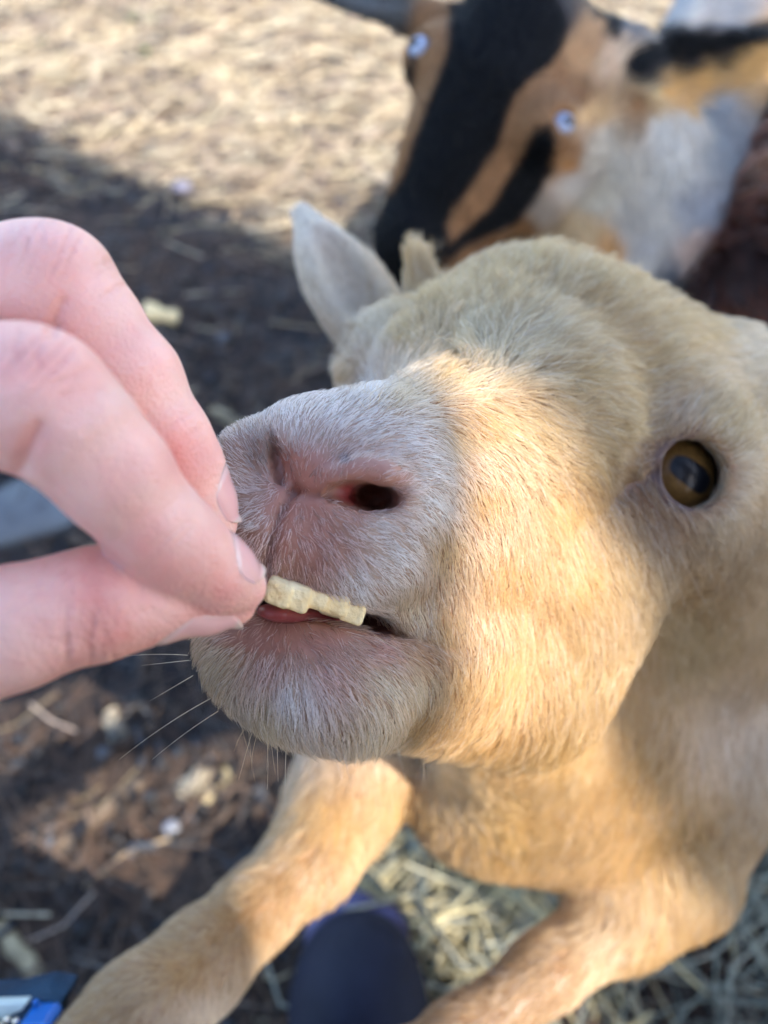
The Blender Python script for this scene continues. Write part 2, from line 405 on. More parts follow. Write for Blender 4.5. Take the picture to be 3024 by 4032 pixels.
    f.ell(c, (.95, .37, .6), (tx, ty, tz), .12, 'sub'); f.ell(c + tx * .20 + tz * .6, (.60, .34, 1.0), (tx, ty, tz), .15, 'sub'); f.ell(c + tx * .25 + tz * 1.6, (.45, .32, 1.0), (tx, ty, tz), .15, 'sub')
    f.ell(C(985, 1800, 19.0), (.75, .95, 1.1), HAX, .4)
    pts = [(f.at(x, y, .05), r) for x, y, r in ((1080, 1715, .07), (1080, 1780, .11), (1093, 1850, .12), (1110, 1905, .07))]
    f.chain([(p + unit(p) * .10, r * 1.25) for p, r in pts], .14, 'sub'); f.chain([(p + unit(p) * .5 + np.array([-.2, 0, 0]), r * 1.1) for p, r in pts], .1, 'sub')
    return f
fld = tan_goat_shape(); V, Q = fld.mesh()
V = relax(V, Q, 3); NR = vnormals(V, Q)
print('goat', len(V), time.time() - T0)
# grooves pressed into the face: philtrum, nose folds, cheek folds
for line, wd, dp in (([(1150, 1935), (1100, 2030), (1065, 2140), (1050, 2230)], 20, 0.20), ([(1150, 1935), (1220, 1945), (1290, 1955)], 13, 0.20),
                     ([(1110, 1790), (1125, 1860), (1150, 1930)], 26, 0.18), ([(2180, 2180), (2150, 2330), (2230, 2520), (2330, 2700)], 40, 0.04),
                     ([(2330, 2010), (2220, 2150), (2120, 2420)], 46, 0.04), ([(2170, 2450), (2010, 2700), (1850, 2900)], 50, 0.05),
                     ([(2590, 1860), (2480, 1900), (2420, 1960)], 28, 0.18), ([(1560, 2492), (1680, 2520), (1780, 2535)], 16, 0.14)):
    V = groove(V, NR, line, wd, dp)
for c, wd, dp in (((1500, 1870), 60, -0.14), ((1380, 1860), 50, -0.08), ((1235, 1820), 60, -0.10)):      # wing of the near nostril
    V = groove(V, NR, [c, (c[0] + 1, c[1])], wd, dp)
NR = vnormals(V, Q)

def lin(c): c = np.asarray(c, float) / 255.0; return np.where(c <= 0.04045, c / 12.92, ((c + 0.055) / 1.055) ** 2.4)
WHT, CRM, TAN, GLD, PNK, LIP, GRY, FOR, BRN = (242, 237, 233), (224, 202, 166), (196, 156, 100), (203, 165, 108), (224, 190, 178), (202, 154, 138), (190, 168, 130), (184, 151, 100), (136, 100, 68)
#      px    py    dx    dy   len  lift  colour
TBL = [(1300, 1620, .45, -.7, .30, .55, WHT), (1130, 1690, -.1, -.9, .28, .6, WHT), (1050, 1780, -.5, -.6, .26, .6, (158, 148, 142)), (1450, 1680, .6, -.35, .34, .5, WHT), (1600, 1720, .8, -.1, .4, .4, WHT),
       (1680, 1850, .95, .1, .42, .35, WHT), (1800, 1700, .8, .5, .6, .3, (208, 174, 122)), (1700, 1980, .9, .5, .45, .35, WHT), (1760, 2150, .6, .8, .55, .3, (206, 174, 126)),
       (1900, 1650, .8, .55, .8, .35, GLD), (1900, 1950, .5, .85, .6, .26, TAN), (2000, 2250, .28, .95, .65, .24, TAN), (2250, 2000, .5, .85, .7, .26, GLD),
       (2300, 2250, .28, 1, .85, .26, GLD), (2450, 2200, .3, .95, .9, .28, GLD), (2300, 2600, -.15, 1, 1.0, .28, GLD), (2000, 2600, -.35, .9, .85, .28, TAN), (1950, 2850, -.4, .9, 1.2, .38, TAN),
       (1750, 2450, .3, .9, .6, .35, TAN), (1850, 2650, -.1, 1, .8, .33, TAN), (1700, 2800, -.25, .95, 1.0, .45, TAN), (1500, 2880, -.05, 1, 1.0, .5, CRM), (2250, 2900, -.1, 1, 1.3, .35, GLD),
       (1050, 2800, 0, 1, .85, .5, CRM), (1150, 2720, .1, 1, .8, .5, WHT), (800, 2700, -.5, .85, .9, .6, CRM), (710, 2540, -.9, .35, .75, .7, CRM), (880, 2600, -.6, .75, .7, .55, CRM),
       (900, 2480, -.8, .4, .38, .6, LIP), (1060, 2520, -.05, .9, .30, .6, LIP), (1060, 2620, 0, 1, .48, .55, PNK), (1250, 2520, .6, .7, .34, .55, LIP), (1300, 2640, .5, .85, .5, .5, PNK),
       (1500, 2560, .9, .3, .42, .5, LIP), (1650, 2560, .9, .25, .45, .45, (182, 138, 100)), (1500, 2680, .6, .8, .6, .5, CRM), (1650, 2700, .4, .9, .7, .45, CRM),
       (1150, 2030, .2, 1, .26, .6, PNK), (1080, 2180, -.1, 1, .34, .6, PNK), (1250, 2080, .6, .75, .30, .55, PNK), (1330, 2170, .6, .75, .36, .5, PNK), (1230, 2220, .3, .95, .36, .55, LIP), (1480, 2080, .9, .3, .34, .5, WHT), (1550, 2200, .75, .6, .42, .42, WHT),
       (1400, 2290, .45, .9, .40, .5, WHT), (1620, 2400, .35, .95, .5, .45, CRM), (1000, 2050, -.7, .7, .32, .65, WHT), (930, 1900, -.8, -.1, .32, .65, WHT), (980, 2150, -.4, .9, .34, .65, PNK),
       (1250, 1830, .2, -1, .20, .5, PNK), (1450, 1850, .5, -.7, .16, .4, PNK), (1580, 1900, .8, -.5, .24, .4, PNK), (1400, 2020, .5, .8, .24, .5, PNK), (1200, 1920, .1, -.8, .10, .4, (170, 122, 108)),
       (1560, 1560, .5, -.7, .75, .75, CRM), (1720, 1500, .6, -.6, .95, .8, GLD), (1450, 1540, .3, -.8, .6, .7, WHT),
       (1880, 1400, -.2, -1, 1.8, .75, GRY), (1750, 1250, -.35, -1, 2.1, .55, FOR), (1950, 1200, .15, -1, 2.3, .5, FOR), (2100, 1080, .3, -1, 2.3, .5, FOR), (2350, 1150, .75, -.75, 2.3, .45, FOR),
       (2050, 1400, .8, -.6, 2.1, .5, GRY), (2200, 1500, 1, -.25, 2.1, .4, FOR), (2500, 1450, 1, -.3, 2.0, .4, FOR), (2650, 1300, 1, -.3, 2.0, .5, FOR), (2400, 1650, .95, .15, 1.7, .36, FOR), (2080, 1640, .9, .4, 1.1, .4, FOR), (2330, 1800, .9, .45, 1.1, .35, FOR),
       (1600, 1350, -.6, -.6, 1.2, .5, FOR), (1650, 1080, -.1, -1, 1.6, .3, GLD), (2520, 1690, .8, -.3, .8, .3, FOR), (2470, 1800, .8, .3, .7, .3, (170, 138, 102)), (2650, 1680, .45, -.85, .7, .4, (190, 158, 122)), (2850, 1700, .7, -.6, .8, .4, FOR), (2880, 1900, .9, .1, .8, .4, (186, 160, 128)), (2500, 1930, .3, .8, .6, .35, BRN),
       (2620, 2090, .3, .9, .7, .35, (170, 140, 110)), (2850, 2080, .5, .85, 1.0, .35, (172, 150, 122)), (2560, 1800, -.7, .2, .5, .3, BRN), (2950, 1350, .9, -.5, 1.6, .6, (206, 184, 150)),
       (1220, 880, -.3, -.95, .45, .35, (224, 212, 194)), (1320, 1100, -.45, -.9, .55, .35, (214, 198, 172)), (1450, 1300, -.4, -.9, .7, .4, (206, 186, 156)), (1380, 1480, -.6, .4, .6, .4, (196, 168, 130)),
       (2700, 2450, .15, 1, 1.8, .3, GRY), (2900, 2850, .2, 1, 2.0, .3, (190, 168, 146)), (2500, 3000, 0, 1, 1.8, .3, TAN), (2000, 3250, 0, 1, 1.3, .3, GLD), (2650, 3400, .15, 1, 1.6, .35, GLD),
       (1600, 3150, -.2, 1, 1.6, .4, GLD), (1300, 3200, -.3, 1, 1.5, .4, GLD), (1200, 3400, -.5, .85, .8, .33, (198, 162, 114)), (1000, 3600, -.65, .75, .65, .3, (200, 164, 116)), (750, 3800, -.7, .7, .6, .3, (196, 160, 112)), (800, 3980, -.6, .8, .6, .3, (222, 202, 174)), (400, 4000, -.7, .7, .65, .3, (190, 154, 108)),
       (2200, 3850, -.8, .55, .65, .3, (196, 158, 112)), (2370, 3770, -.75, .6, .9, .33, (204, 176, 134)), (1900, 3990, -.8, .6, .6, .3, (188, 152, 110)), (2600, 3700, -.3, .9, 1.3, .35, GLD), (3400, 2500, .6, .8, 2.0, .3, (190, 165, 135)), (2500, 4600, 0, 1, 1.4, .3, TAN)]
ANC = Anchors([(a, b, c, d, e, l, *lin(col)) for a, b, c, d, e, l, col in TBL], 3.2)
_memo = {}
def look(R):
    k = (len(R), float(R[0, 0]), float(R[-1, 1]))
    if k not in _memo: _memo[k] = ANC(*pix(R))
    return _memo[k]
def img_dir(a): return np.stack([a[:, 0], -a[:, 1], np.zeros(len(a))], 1)
def ellipse(x, y, cx, cy, rx, ry, ang=0):
    c, s = math.cos(ang), math.sin(ang); u = (x - cx) * c + (y - cy) * s; v = -(x - cx) * s + (y - cy) * c
    return np.sqrt((u / rx) ** 2 + (v / ry) ** 2)
MOUTH = np.array([(600, 2345), (1050, 2365), (1300, 2410), (1560, 2490), (1800, 2540)], float)
def bare(x, y):                                  # 0 where the skin is naked: nostrils, mouth, eye opening
    w_ = smooth(0.85, 1.15, ellipse(x, y, 1440, 1952, 156, 66, 0.12)) * smooth(0.8, 1.2, ellipse(x, y, 1090, 1820, 34, 90, -0.15))
    w_ = w_ * smooth(0.92, 1.06, ellipse(x, y, 2700, 1866, 140, 144, -0.35))
    m = np.abs(y - np.interp(x, MOUTH[:, 0], MOUTH[:, 1])); inm = (x > 620) & (x < 1560)
    return np.where(inm, w_ * smooth(24, 50, m), w_)
def sparse(x, y):                                # thin hair on the nose pad and lips
    s = 1 - 0.55 * (1 - smooth(0.6, 1.3, ellipse(x, y, 1200, 1880, 150, 120, 0.3))) - 0.5 * (1 - smooth(0.7, 1.2, ellipse(x, y, 1450, 1860, 170, 60, 0.1)))
    s = s - 0.72 * (1 - smooth(0.5, 1.1, ellipse(x, y, 1120, 2500, 330, 85, 0.0))) - 0.45 * (1 - smooth(0.5, 1.2, ellipse(x, y, 1170, 2080, 190, 190))) - 0.6 * (1 - smooth(0.5, 1.1, ellipse(x, y, 1450, 1866, 165, 42, 0.08)))
    return np.clip(s, 0.24, 1)
vx, vy = pix(V); A_ = look(V)
facing = (NR * unit(-V)).sum(1)
skin = A_[:, 4:7] * np.array([0.48, 0.38, 0.31])
pinkness = np.clip(1.6 * (1.08 - sparse(vx, vy)), 0, 1)[:, None] * (V[:, 2] > -24)[:, None]
skin = skin * (1 - pinkness) + pinkness * lin((160, 112, 95))
inn = ellipse(vx, vy, 1440, 1952, 150, 60, 0.12); k_ = ((1 - smooth(0.6, 1.0, inn)) * (0.4 + .6 * (vx < 1400)))[:, None] * (V[:, 2] > -24)[:, None]
skin = skin * (1 - k_) + k_ * lin((150, 62, 58))
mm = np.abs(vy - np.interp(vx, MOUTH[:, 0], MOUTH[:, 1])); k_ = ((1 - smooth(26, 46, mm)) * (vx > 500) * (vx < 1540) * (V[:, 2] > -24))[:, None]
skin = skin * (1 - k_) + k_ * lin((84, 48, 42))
ed = ellipse(vx, vy, 2702, 1866, 154, 158, -0.35); k_ = ((1 - smooth(0.9, 1.12, ed)) * (V[:, 2] > -30))[:, None]
skin = skin * (1 - k_) + k_ * lin((74, 48, 38))
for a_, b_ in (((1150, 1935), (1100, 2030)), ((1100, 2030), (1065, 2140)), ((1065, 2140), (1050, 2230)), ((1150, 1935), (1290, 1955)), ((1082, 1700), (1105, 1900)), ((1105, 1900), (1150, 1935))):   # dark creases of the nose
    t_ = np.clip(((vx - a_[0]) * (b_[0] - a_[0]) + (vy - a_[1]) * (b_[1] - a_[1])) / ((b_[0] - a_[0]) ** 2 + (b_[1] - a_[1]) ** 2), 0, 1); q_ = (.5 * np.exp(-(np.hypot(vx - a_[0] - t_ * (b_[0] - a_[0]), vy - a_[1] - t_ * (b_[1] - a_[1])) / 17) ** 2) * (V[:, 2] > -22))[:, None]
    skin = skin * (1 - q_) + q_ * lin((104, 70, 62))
dk = (1 - smooth(10, 26, np.hypot(vx - 1360, vy - 1806)))[:, None]; skin = skin * (1 - dk) + dk * lin((60, 55, 75))

hoofs = []
goat = empty('goat', tuple(to_world(C(2690, 3900, 60)) * np.array([1, 1, 0])), 'tan goat with pale muzzle reaching up to nibble the cracker', 'goat')
M_goatskin = skin_mat('goat_skin', 0.08, (1.0, 0.4, 0.25), 0.003, 0.42, 0.25, 700, 0.5)
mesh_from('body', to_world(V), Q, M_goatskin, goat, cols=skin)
M_fur = fur_mat('goat_fur', 0.35, 0.5)
wgt = bare(vx, vy) * sparse(vx, vy)
wgt = np.where(V[:, 2] < -32, np.maximum(wgt, np.where((vx > 2500), 1, wgt)), wgt)
front = smooth(-0.35, 0.05, facing)
inframe = ((vx > -200) & (vx < 3200) & (vy < 4250)).astype(float)
head = 1 - smooth(31.5, 35, -V[:, 2]); head = np.maximum(head, ((vy < 1600) & (vx < 1700)))
def colr(R, N, g):
    a = look(R)[:, 4:7]; n = len(R)
    v = 0.80 + 0.42 * g.random((n, 1)); low = lownoise(R, 2.2, 3)[:, :1]
    c = a * v * (1 + 0.16 * low)
    pale = (g.random((n, 1)) < 0.10); dark = (g.random((n, 1)) < 0.19)
    c = np.where(pale, c * 0.6 + 0.34 * np.array([1, .97, .93]), c); c = np.where(dark, c * np.array([.62, .52, .42]), c)
    return c
NF = 1.0
flowf = lambda R, N: img_dir(look(R)[:, :2] + 0.0) + np.where((N * unit(-R)).sum(1, keepdims=True) < 0.0, -0.5 * GN, 0)
make_fur('fur', V, Q, NR, int(245000 * NF), wgt * head * (0.18 + 0.82 * front), flowf, lambda R, N: look(R)[:, 2], lambda R, N: look(R)[:, 3], colr, 0.0067, M_fur, goat, wild=0.22, clump=0.58, curl=0.10, seed=3)
make_fur('fur', V, Q, NR, int(120000 * NF), (1 - head) * (0.12 + 0.88 * front * inframe), flowf, lambda R, N: look(R)[:, 2], lambda R, N: look(R)[:, 3], colr, 0.014, M_fur, goat, wild=0.16, clump=0.32, curl=0.05, seed=4)
print('fur', time.time() - T0)
# ------------------------------------------------------------------ the feeding hand
def hand_shape():
    f = Field(axis(-7.6, -2.0, 0.06, -34, -1.0, 0.7), axis(-4.2, 6.2, 0.06, -16, 8, 0.6), axis(-19, -10.5, 0.07, -26, -1, 0.6))
    idx = [(C(-420, 1500, 14.2), 1.15), (C(60, 1572, 12.6), 1.14), (C(175, 1592, 12.6), 1.12), (C(300, 1712, 12.8), 1.02), (C(450, 1870, 13.2), 0.98), (C(620, 2085, 13.8), 0.90), (C(720, 2170, 14.2), 0.86), (C(860, 2262, 14.8), 0.72), (C(945, 2310, 15.2), 0.54)]
    mid = [(C(-420, 1060, 16.0), 1.12), (C(110, 1110, 15.0), 1.05), (C(235, 1132, 14.9), 1.07), (C(360, 1275, 15.1), 0.96), (C(520, 1490, 15.4), 0.97), (C(660, 1740, 15.8), 0.90), (C(730, 1860, 16.0), 0.82), (C(810, 1990, 16.3), 0.62), (C(850, 2070, 16.4), 0.45)]
    thb = [(C(-700, 2720, 13.4), 1.7), (C(-250, 2560, 13.2), 1.25), (C(60, 2470, 13.4), 1.08), (C(300, 2395, 13.8), 1.00), (C(430, 2370, 14.1), 1.02), (C(620, 2372, 14.6), 0.72), (C(800, 2390, 15.0), 0.50), (C(930, 2385, 15.3), 0.40)]
    def part(fn):                                # each digit is modelled on its own, then they only touch
        p = Field(f.X, f.Y, f.Z); fn(p); h = np.maximum(.07 - np.abs(f.F - p.F), 0) / .07; f.F = np.minimum(f.F, p.F) - h * h * .07 * .25
    part(lambda p: (p.chain(thb, .35), p.ell(C(560, 2345, 14.5), (1.0, .70, .9), k=.5)))
    part(lambda p: (p.chain(mid, .35), p.ell(C(205, 1098, 15.1), (1.1, 1.08, 1.1), k=.4)))
    part(lambda p: (p.chain(idx, .35), p.ell(C(120, 1556, 12.9), (1.1, 1.17, 1.1), k=.4), p.ell(C(780, 2250, 14.9), (0.85, 0.62, 0.75), (unit(np.array([.8, -.6, 0])), unit(np.array([.6, .8, 0])), np.array([0, 0, 1.])), k=0.5)))
    # curled ring and little finger behind, palm, wrist, forearm
    f.chain([(C(-420, 900, 17.5), 1.05), (C(20, 1100, 17.3), 1.0), (C(120, 1230, 17.4), 0.95), (C(-60, 1480, 17.6), 0.85)], 0.4)
    f.chain([(C(-480, 900, 19.2), 0.95), (C(-80, 1080, 19.2), 0.9), (C(-40, 1250, 19.3), 0.8)], 0.4)
    f.chain([(C(-420, 1060, 16.4), 1.3), (C(-900, 1500, 16.0), 2.0)], 1.2); f.chain([(C(-420, 1500, 14.6), 1.3), (C(-900, 1600, 15), 2.0)], 1.2)
    f.chain([(C(-460, 950, 18.4), 1.2), (C(-900, 1350, 17.5), 2.0)], 1.2); f.chain([(C(-700, 2720, 13.4), 1.7), (C(-1000, 2300, 14), 2.4)], 1.4)
    f.ell(C(-1050, 1850, 15.2), (3.2, 3.6, 2.4), k=1.5)
    return f
hf = hand_shape(); HV, HQ = hf.mesh(); 
HV = relax(HV, HQ, 4); HN = vnormals(HV, HQ)
for line, wd, dp in (([(72, 1300), (55, 1379), (77, 1440)], 9, .035), ([(167, 1330), (143, 1397), (163, 1455)], 9, .04), ([(285, 1375), (226, 1428)], 9, .03), ([(194, 1523), (298, 1478), (352, 1451)], 11, .03), ([(226, 1562), (398, 1532)], 11, .025),
                     ([(150, 1690), (110, 1770), (85, 1840)], 30, .08), ([(245, 1190), (215, 1260), (205, 1310)], 24, .07), ([(41, 880), (54, 963)], 9, .03), ([(154, 880), (163, 963)], 9, .03), ([(262, 880), (274, 950)], 9, .03),
                     ([(440, 1030), (380, 1046)], 8, .04), ([(498, 1120), (425, 1155)], 8, .035), ([(100, 900), (108, 960)], 8, .02),
                     ([(300, 1700), (420, 1620), (520, 1590)], 60, -.03), ([(560, 2250), (640, 2140), (740, 2050)], 12, .025), ([(590, 2270), (670, 2160), (770, 2070)], 10, .02), ([(640, 2030), (700, 1960)], 10, .015),
                     ([(760, 1620), (700, 1650), (640, 1700)], 10, .02), ([(800, 1690), (720, 1730), (660, 1790)], 10, .025), ([(262, 2391), (246, 2500), (271, 2610)], 18, .025), ([(343, 2420), (334, 2518), (350, 2580)], 10, .035), ([(389, 2454), (430, 2530), (452, 2590)], 10, .035), ([(300, 2440), (295, 2530)], 8, .02),
                     ([(450, 2200), (560, 2330), (700, 2385)], 20, .04), ([(520, 2420), (600, 2400), (640, 2440)], 10, .03)):
    HV = groove(HV, HN, line, wd, dp * (.8 if 0 < dp < .06 else 1.3), face=0.0)
HN = vnormals(HV, HQ); hx, hy = pix(HV)
wob = lownoise(HV, .9, 14); wrinkle = np.zeros(len(HV))
for cx, cy, r, ax, ay, lam, amp in ((160, 1420, 150, .75, .66, 46, .062), (200, 965, 130, .9, .43, 44, .056), (350, 2500, 140, 1, .1, 48, .066), (630, 2090, 95, .68, .73, 30, .028), (735, 1700, 95, .45, .9, 30, .028), (430, 1090, 80, .5, .87, 36, .036), (90, 1800, 70, .5, .87, 30, .03)):
    ph = ((hx - cx) * ax + (hy - cy) * ay) / lam * 6.283 + 1.6 * wob[:, 0] + 1.2 * wob[:, 1]
    wrinkle += amp * np.exp(-((hx - cx) ** 2 + (hy - cy) ** 2) / r ** 2) * np.clip(np.sin(ph), 0, 1) ** 5 * (.55 + .45 * np.sin(.37 * ph + 3 * wob[:, 2]))
facing_h = smooth(-.1, .25, (HN * unit(-HV)).sum(1))
HV = HV - HN * (wrinkle * facing_h)[:, None]; HN = vnormals(HV, HQ)
hx, hy = pix(HV)
def blot(cx, cy, r): return np.exp(-((hx - cx) ** 2 + (hy - cy) ** 2) / r ** 2)[:, None]
hl = lownoise(HV, 1.1, 8)
hcol = np.tile(lin((240, 186, 170)), (len(HV), 1)) * (1 + 0.05 * hl[:, :1]) * (1 + 0.03 * hl[:, 1:2] * np.array([0, 1, 1]))
red = np.clip(.25 * lownoise(HV, .35, 9)[:, :1].clip(0, 1) + 0.55 * blot(200, 1430, 150) + 0.5 * blot(600, 2200, 130) + .5 * blot(720, 1800, 130) + .4 * blot(200, 1030, 130) + .6 * blot(400, 2420, 150) + .5 * blot(840, 2330, 110) + .35 * blot(350, 2250, 120) + .3 * hl[:, 2:3].clip(0, 1), 0, 1)
hcol = hcol * (1 - red) + red * lin((228, 146, 132)); wk = np.clip(wrinkle * facing_h / .05, 0, 1)[:, None] * .5; hcol = hcol * (1 - wk) + wk * lin((196, 112, 98))
for line in ([(190, 1650), (120, 1758), (85, 1820)], [(250, 1170), (208, 1290)]):
    for (a, b) in zip(line[:-1], line[1:]): hcol = hcol * (1 - .10 * blot((a[0] + b[0]) / 2, (a[1] + b[1]) / 2, 45) * np.array([.2, .6, .7]))
for line in ([(72, 1300), (55, 1379), (77, 1440)], [(167, 1330), (143, 1397), (163, 1455)], [(285, 1375), (226, 1428)], [(194, 1523), (298, 1478), (352, 1451)], [(262, 2391), (246, 2500), (271, 2610)], [(343, 2420), (334, 2518), (350, 2580)], [(389, 2454), (430, 2530), (452, 2590)], [(440, 1030), (380, 1046)], [(498, 1120), (425, 1155)], [(150, 1690), (110, 1770), (85, 1840)], [(245, 1190), (215, 1260), (205, 1310)]):
    for a_, b_ in zip(line[:-1], line[1:]):      # creases run redder
        t_ = np.clip(((hx - a_[0]) * (b_[0] - a_[0]) + (hy - a_[1]) * (b_[1] - a_[1])) / ((b_[0] - a_[0]) ** 2 + (b_[1] - a_[1]) ** 2), 0, 1); q_ = (.12 * np.exp(-(np.hypot(hx - a_[0] - t_ * (b_[0] - a_[0]), hy - a_[1] - t_ * (b_[1] - a_[1])) / 11) ** 2))[:, None]
        hcol = hcol * (1 - q_) + q_ * lin((186, 104, 92))
pb = to_world(C(-1500, 3300, 20))
person = empty('person', (0.0, -0.45, 0.0), 'photographer seated out of view whose bare pinching hand feeds the tan goat, dark boot below', 'person')
M_skin = skin_mat('hand_skin', 0.35, (1.0, 0.32, 0.18), 0.0025, 0.46, 0.45, 1100, 0.45)
hand = mesh_from('hand', to_world(HV), HQ, M_skin, person, cols=hcol); hand['label'] = 'bare hand pinching a cracker with thumb and two fingers'
bvh = BVHTree.FromPolygons([Vector(v) for v in HV], [tuple(int(i) for i in q) for q in HQ])
M_nail, nnt, nb_ = new_mat('fingernail')
_at = nd(nnt, 'ShaderNodeAttribute', attribute_name='Col'); nnt.links.new(_at.outputs['Color'], nb_.inputs['Base Color'])
nb_.inputs['Roughness'].default_value = 0.22; nb_.inputs['Subsurface Weight'].default_value = 0.3; nb_.inputs['Subsurface Radius'].default_value = (1, .4, .3); nb_.inputs['Subsurface Scale'].default_value = 0.002; nb_.inputs['Coat Weight'].default_value = 0.6
def nail(a, b, dorsal, spread, over=0.10, nu=26, nv=22):
    a, b = np.asarray(a, float), np.asarray(b, float); ax = unit(b - a); dz = unit(np.asarray(dorsal, float)); dz = unit(dz - ax * (dz @ ax)); sd = np.cross(ax, dz)
    top, cols = np.full((nu + 1, nv + 1, 3), np.nan), np.zeros((nu + 1, nv + 1, 3)); L_ = np.linalg.norm(b - a)
    for i in range(nu + 1):
        u = i / nu
        for j in range(nv + 1):
            v = j / nv * 2 - 1
            shape = 1 - 0.55 * max(0, 0.28 - u) / 0.28 * (v * v) if u < .28 else 1.0
            uu = u + (0.34 * v * v * (1 - u / .5) if u < .5 else 0) - (0.20 * v * v * (u - .6) / .4 if u > .6 else 0)
            th = v * spread * (0.92 + 0.08 * math.sin(u * 3.1)); dirn = dz * math.cos(th) + sd * math.sin(th)
            o = a + ax * L_ * min(uu, 0.86) + dirn * 3.0; h, n_, _, dist = bvh.ray_cast(Vector(o), Vector(-dirn))
            r = (np.array(h) - (a + ax * L_ * min(uu, 0.86))) @ dirn if h is not None else 0.5
            top[i, j] = a + ax * L_ * min(uu, 0.86) + dirn * (r + 0.024 * smooth(0, .18, np.array(u)) * (1 - .95 * abs(v) ** 4) + .001)
            if uu > 0.86: top[i, j] = top[i, j] + ax * (uu - 0.86) * L_ * 1.0 + dirn * 0.0
            base = lin((240, 176, 168)); tipc = lin((222, 190, 174)); fr = smooth(.87, .92, np.array(uu)); lun = (1 - smooth(.10, .2, np.array(u))) * .4
            cols[i, j] = (base * (1 - lun) + lun * lin((236, 208, 200))) * (1 - fr) + tipc * fr
    # radius of the free edge must not collapse: reuse the radius of the last row on the flesh
    bot = top - (dz * 0.04)[None, None]
    Vn = np.concatenate([top.reshape(-1, 3), bot.reshape(-1, 3)]); Cn = np.concatenate([cols.reshape(-1, 3)] * 2); F_ = []; W_ = nv + 1; off = W_ * (nu + 1)
    for i in range(nu):
        for j in range(nv):
            q = (i * W_ + j, i * W_ + j + 1, (i + 1) * W_ + j + 1, (i + 1) * W_ + j); F_.append(q); F_.append(tuple(off + k for k in q[::-1]))
    for i in range(nu):
        for j in (0, nv): F_.append((i * W_ + j, (i + 1) * W_ + j, off + (i + 1) * W_ + j, off + i * W_ + j))
    for j in range(nv):
        for i in (0, nu): F_.append((i * W_ + j, i * W_ + j + 1, off + i * W_ + j + 1, off + i * W_ + j))
    return mesh_from('fingernail', to_world(Vn), np.array(F_), M_nail, person, cols=Cn)
nail(C(790, 2205, 14.55), C(970, 2316, 15.25), (0.58, 0.78, 0.18), 1.05)
nail(C(752, 1890, 16.1), C(874, 2092, 16.48), (0.86, 0.42, 0.05), 1.0)
nail(C(610, 2370, 14.55), C(955, 2388, 15.35), (0.05, -0.93, 0.36), 0.95)
# ------------------------------------------------------------------ eyes
def eye_mat(name, iris1, iris2, pw, ph, rim=0.97, scl=(0.05, 0.03, 0.02)):
    m, nt, b = new_mat(name); L_ = nt.links.new
    tc = nd(nt, 'ShaderNodeTexCoord'); sp = nd(nt, 'ShaderNodeSeparateXYZ'); L_(tc.outputs['Object'], sp.inputs[0])
    def mth(op, a, b_=None):
        n = nd(nt, 'ShaderNodeMath', operation=op)
        for i, v in enumerate((a, b_)):
            if v is None: continue
            if hasattr(v, 'links'): L_(v, n.inputs[i])
            else: n.inputs[i].default_value = v
        return n.outputs[0]
    x, y = mth('DIVIDE', sp.outputs[0], 0.01), mth('DIVIDE', sp.outputs[1], 0.01)      # cm
    sup = mth('ADD', mth('POWER', mth('ABSOLUTE', mth('DIVIDE', x, pw)), 3.0), mth('POWER', mth('ABSOLUTE', mth('DIVIDE', y, ph)), 3.0))
    r = mth('SQRT', mth('ADD', mth('MULTIPLY', x, x), mth('MULTIPLY', y, y)))
    ns = nd(nt, 'ShaderNodeTexNoise', Scale=700.0, Detail=3.0); L_(tc.outputs['Object'], ns.inputs['Vector'])
    mi = nd(nt, 'ShaderNodeMix', data_type='RGBA'); mi.inputs['A'].default_value = (*iris1, 1); mi.inputs['B'].default_value = (*iris2, 1); L_(ns.outputs['Fac'], mi.inputs['Factor'])
    def ramp(v, a, c):
        n = nd(nt, 'ShaderNodeMapRange'); n.interpolation_type = 'SMOOTHSTEP'; L_(v, n.inputs['Value']); n.inputs['From Min'].default_value = a; n.inputs['From Max'].default_value = c; return n.outputs[0]
    m2 = nd(nt, 'ShaderNodeMix', data_type='RGBA'); m2.inputs['A'].default_value = (0.004, 0.005, 0.008, 1); L_(mi.outputs['Result'], m2.inputs['B']); L_(ramp(sup, 0.75, 1.35), m2.inputs['Factor'])
    m3 = nd(nt, 'ShaderNodeMix', data_type='RGBA'); L_(m2.outputs['Result'], m3.inputs['A']); m3.inputs['B'].default_value = (*scl, 1); L_(ramp(r, rim * 0.92, rim * 1.04), m3.inputs['Factor'])
    L_(m3.outputs['Result'], b.inputs['Base Color']); b.inputs['Roughness'].default_value = 0.3; b.inputs['Coat Weight'].default_value = 0.08; b.inputs['Coat Roughness'].default_value = 0.03; b.inputs['Specular IOR Level'].default_value = 0.15
    return m
def sphere_mesh(name, r, nu=40, nv=24, bulge=0.0):
    vs = []; fs = []
    for j in range(nv + 1):
        t = math.pi * j / nv
        for i in range(nu):
            p = 2 * math.pi * i / nu; z = math.cos(t); k = r * (1 + bulge * max(0, z - 0.72) / 0.28)
            vs.append((k * math.sin(t) * math.cos(p), k * math.sin(t) * math.sin(p), k * z))
    for j in range(nv):
        for i in range(nu): fs.append((j * nu + i, (j + 1) * nu + i, (j + 1) * nu + (i + 1) % nu, j * nu + (i + 1) % nu))
    me = bpy.data.meshes.new(name); me.from_pydata(vs, [], fs); me.polygons.foreach_set('use_smooth', np.ones(len(fs), bool)); return me
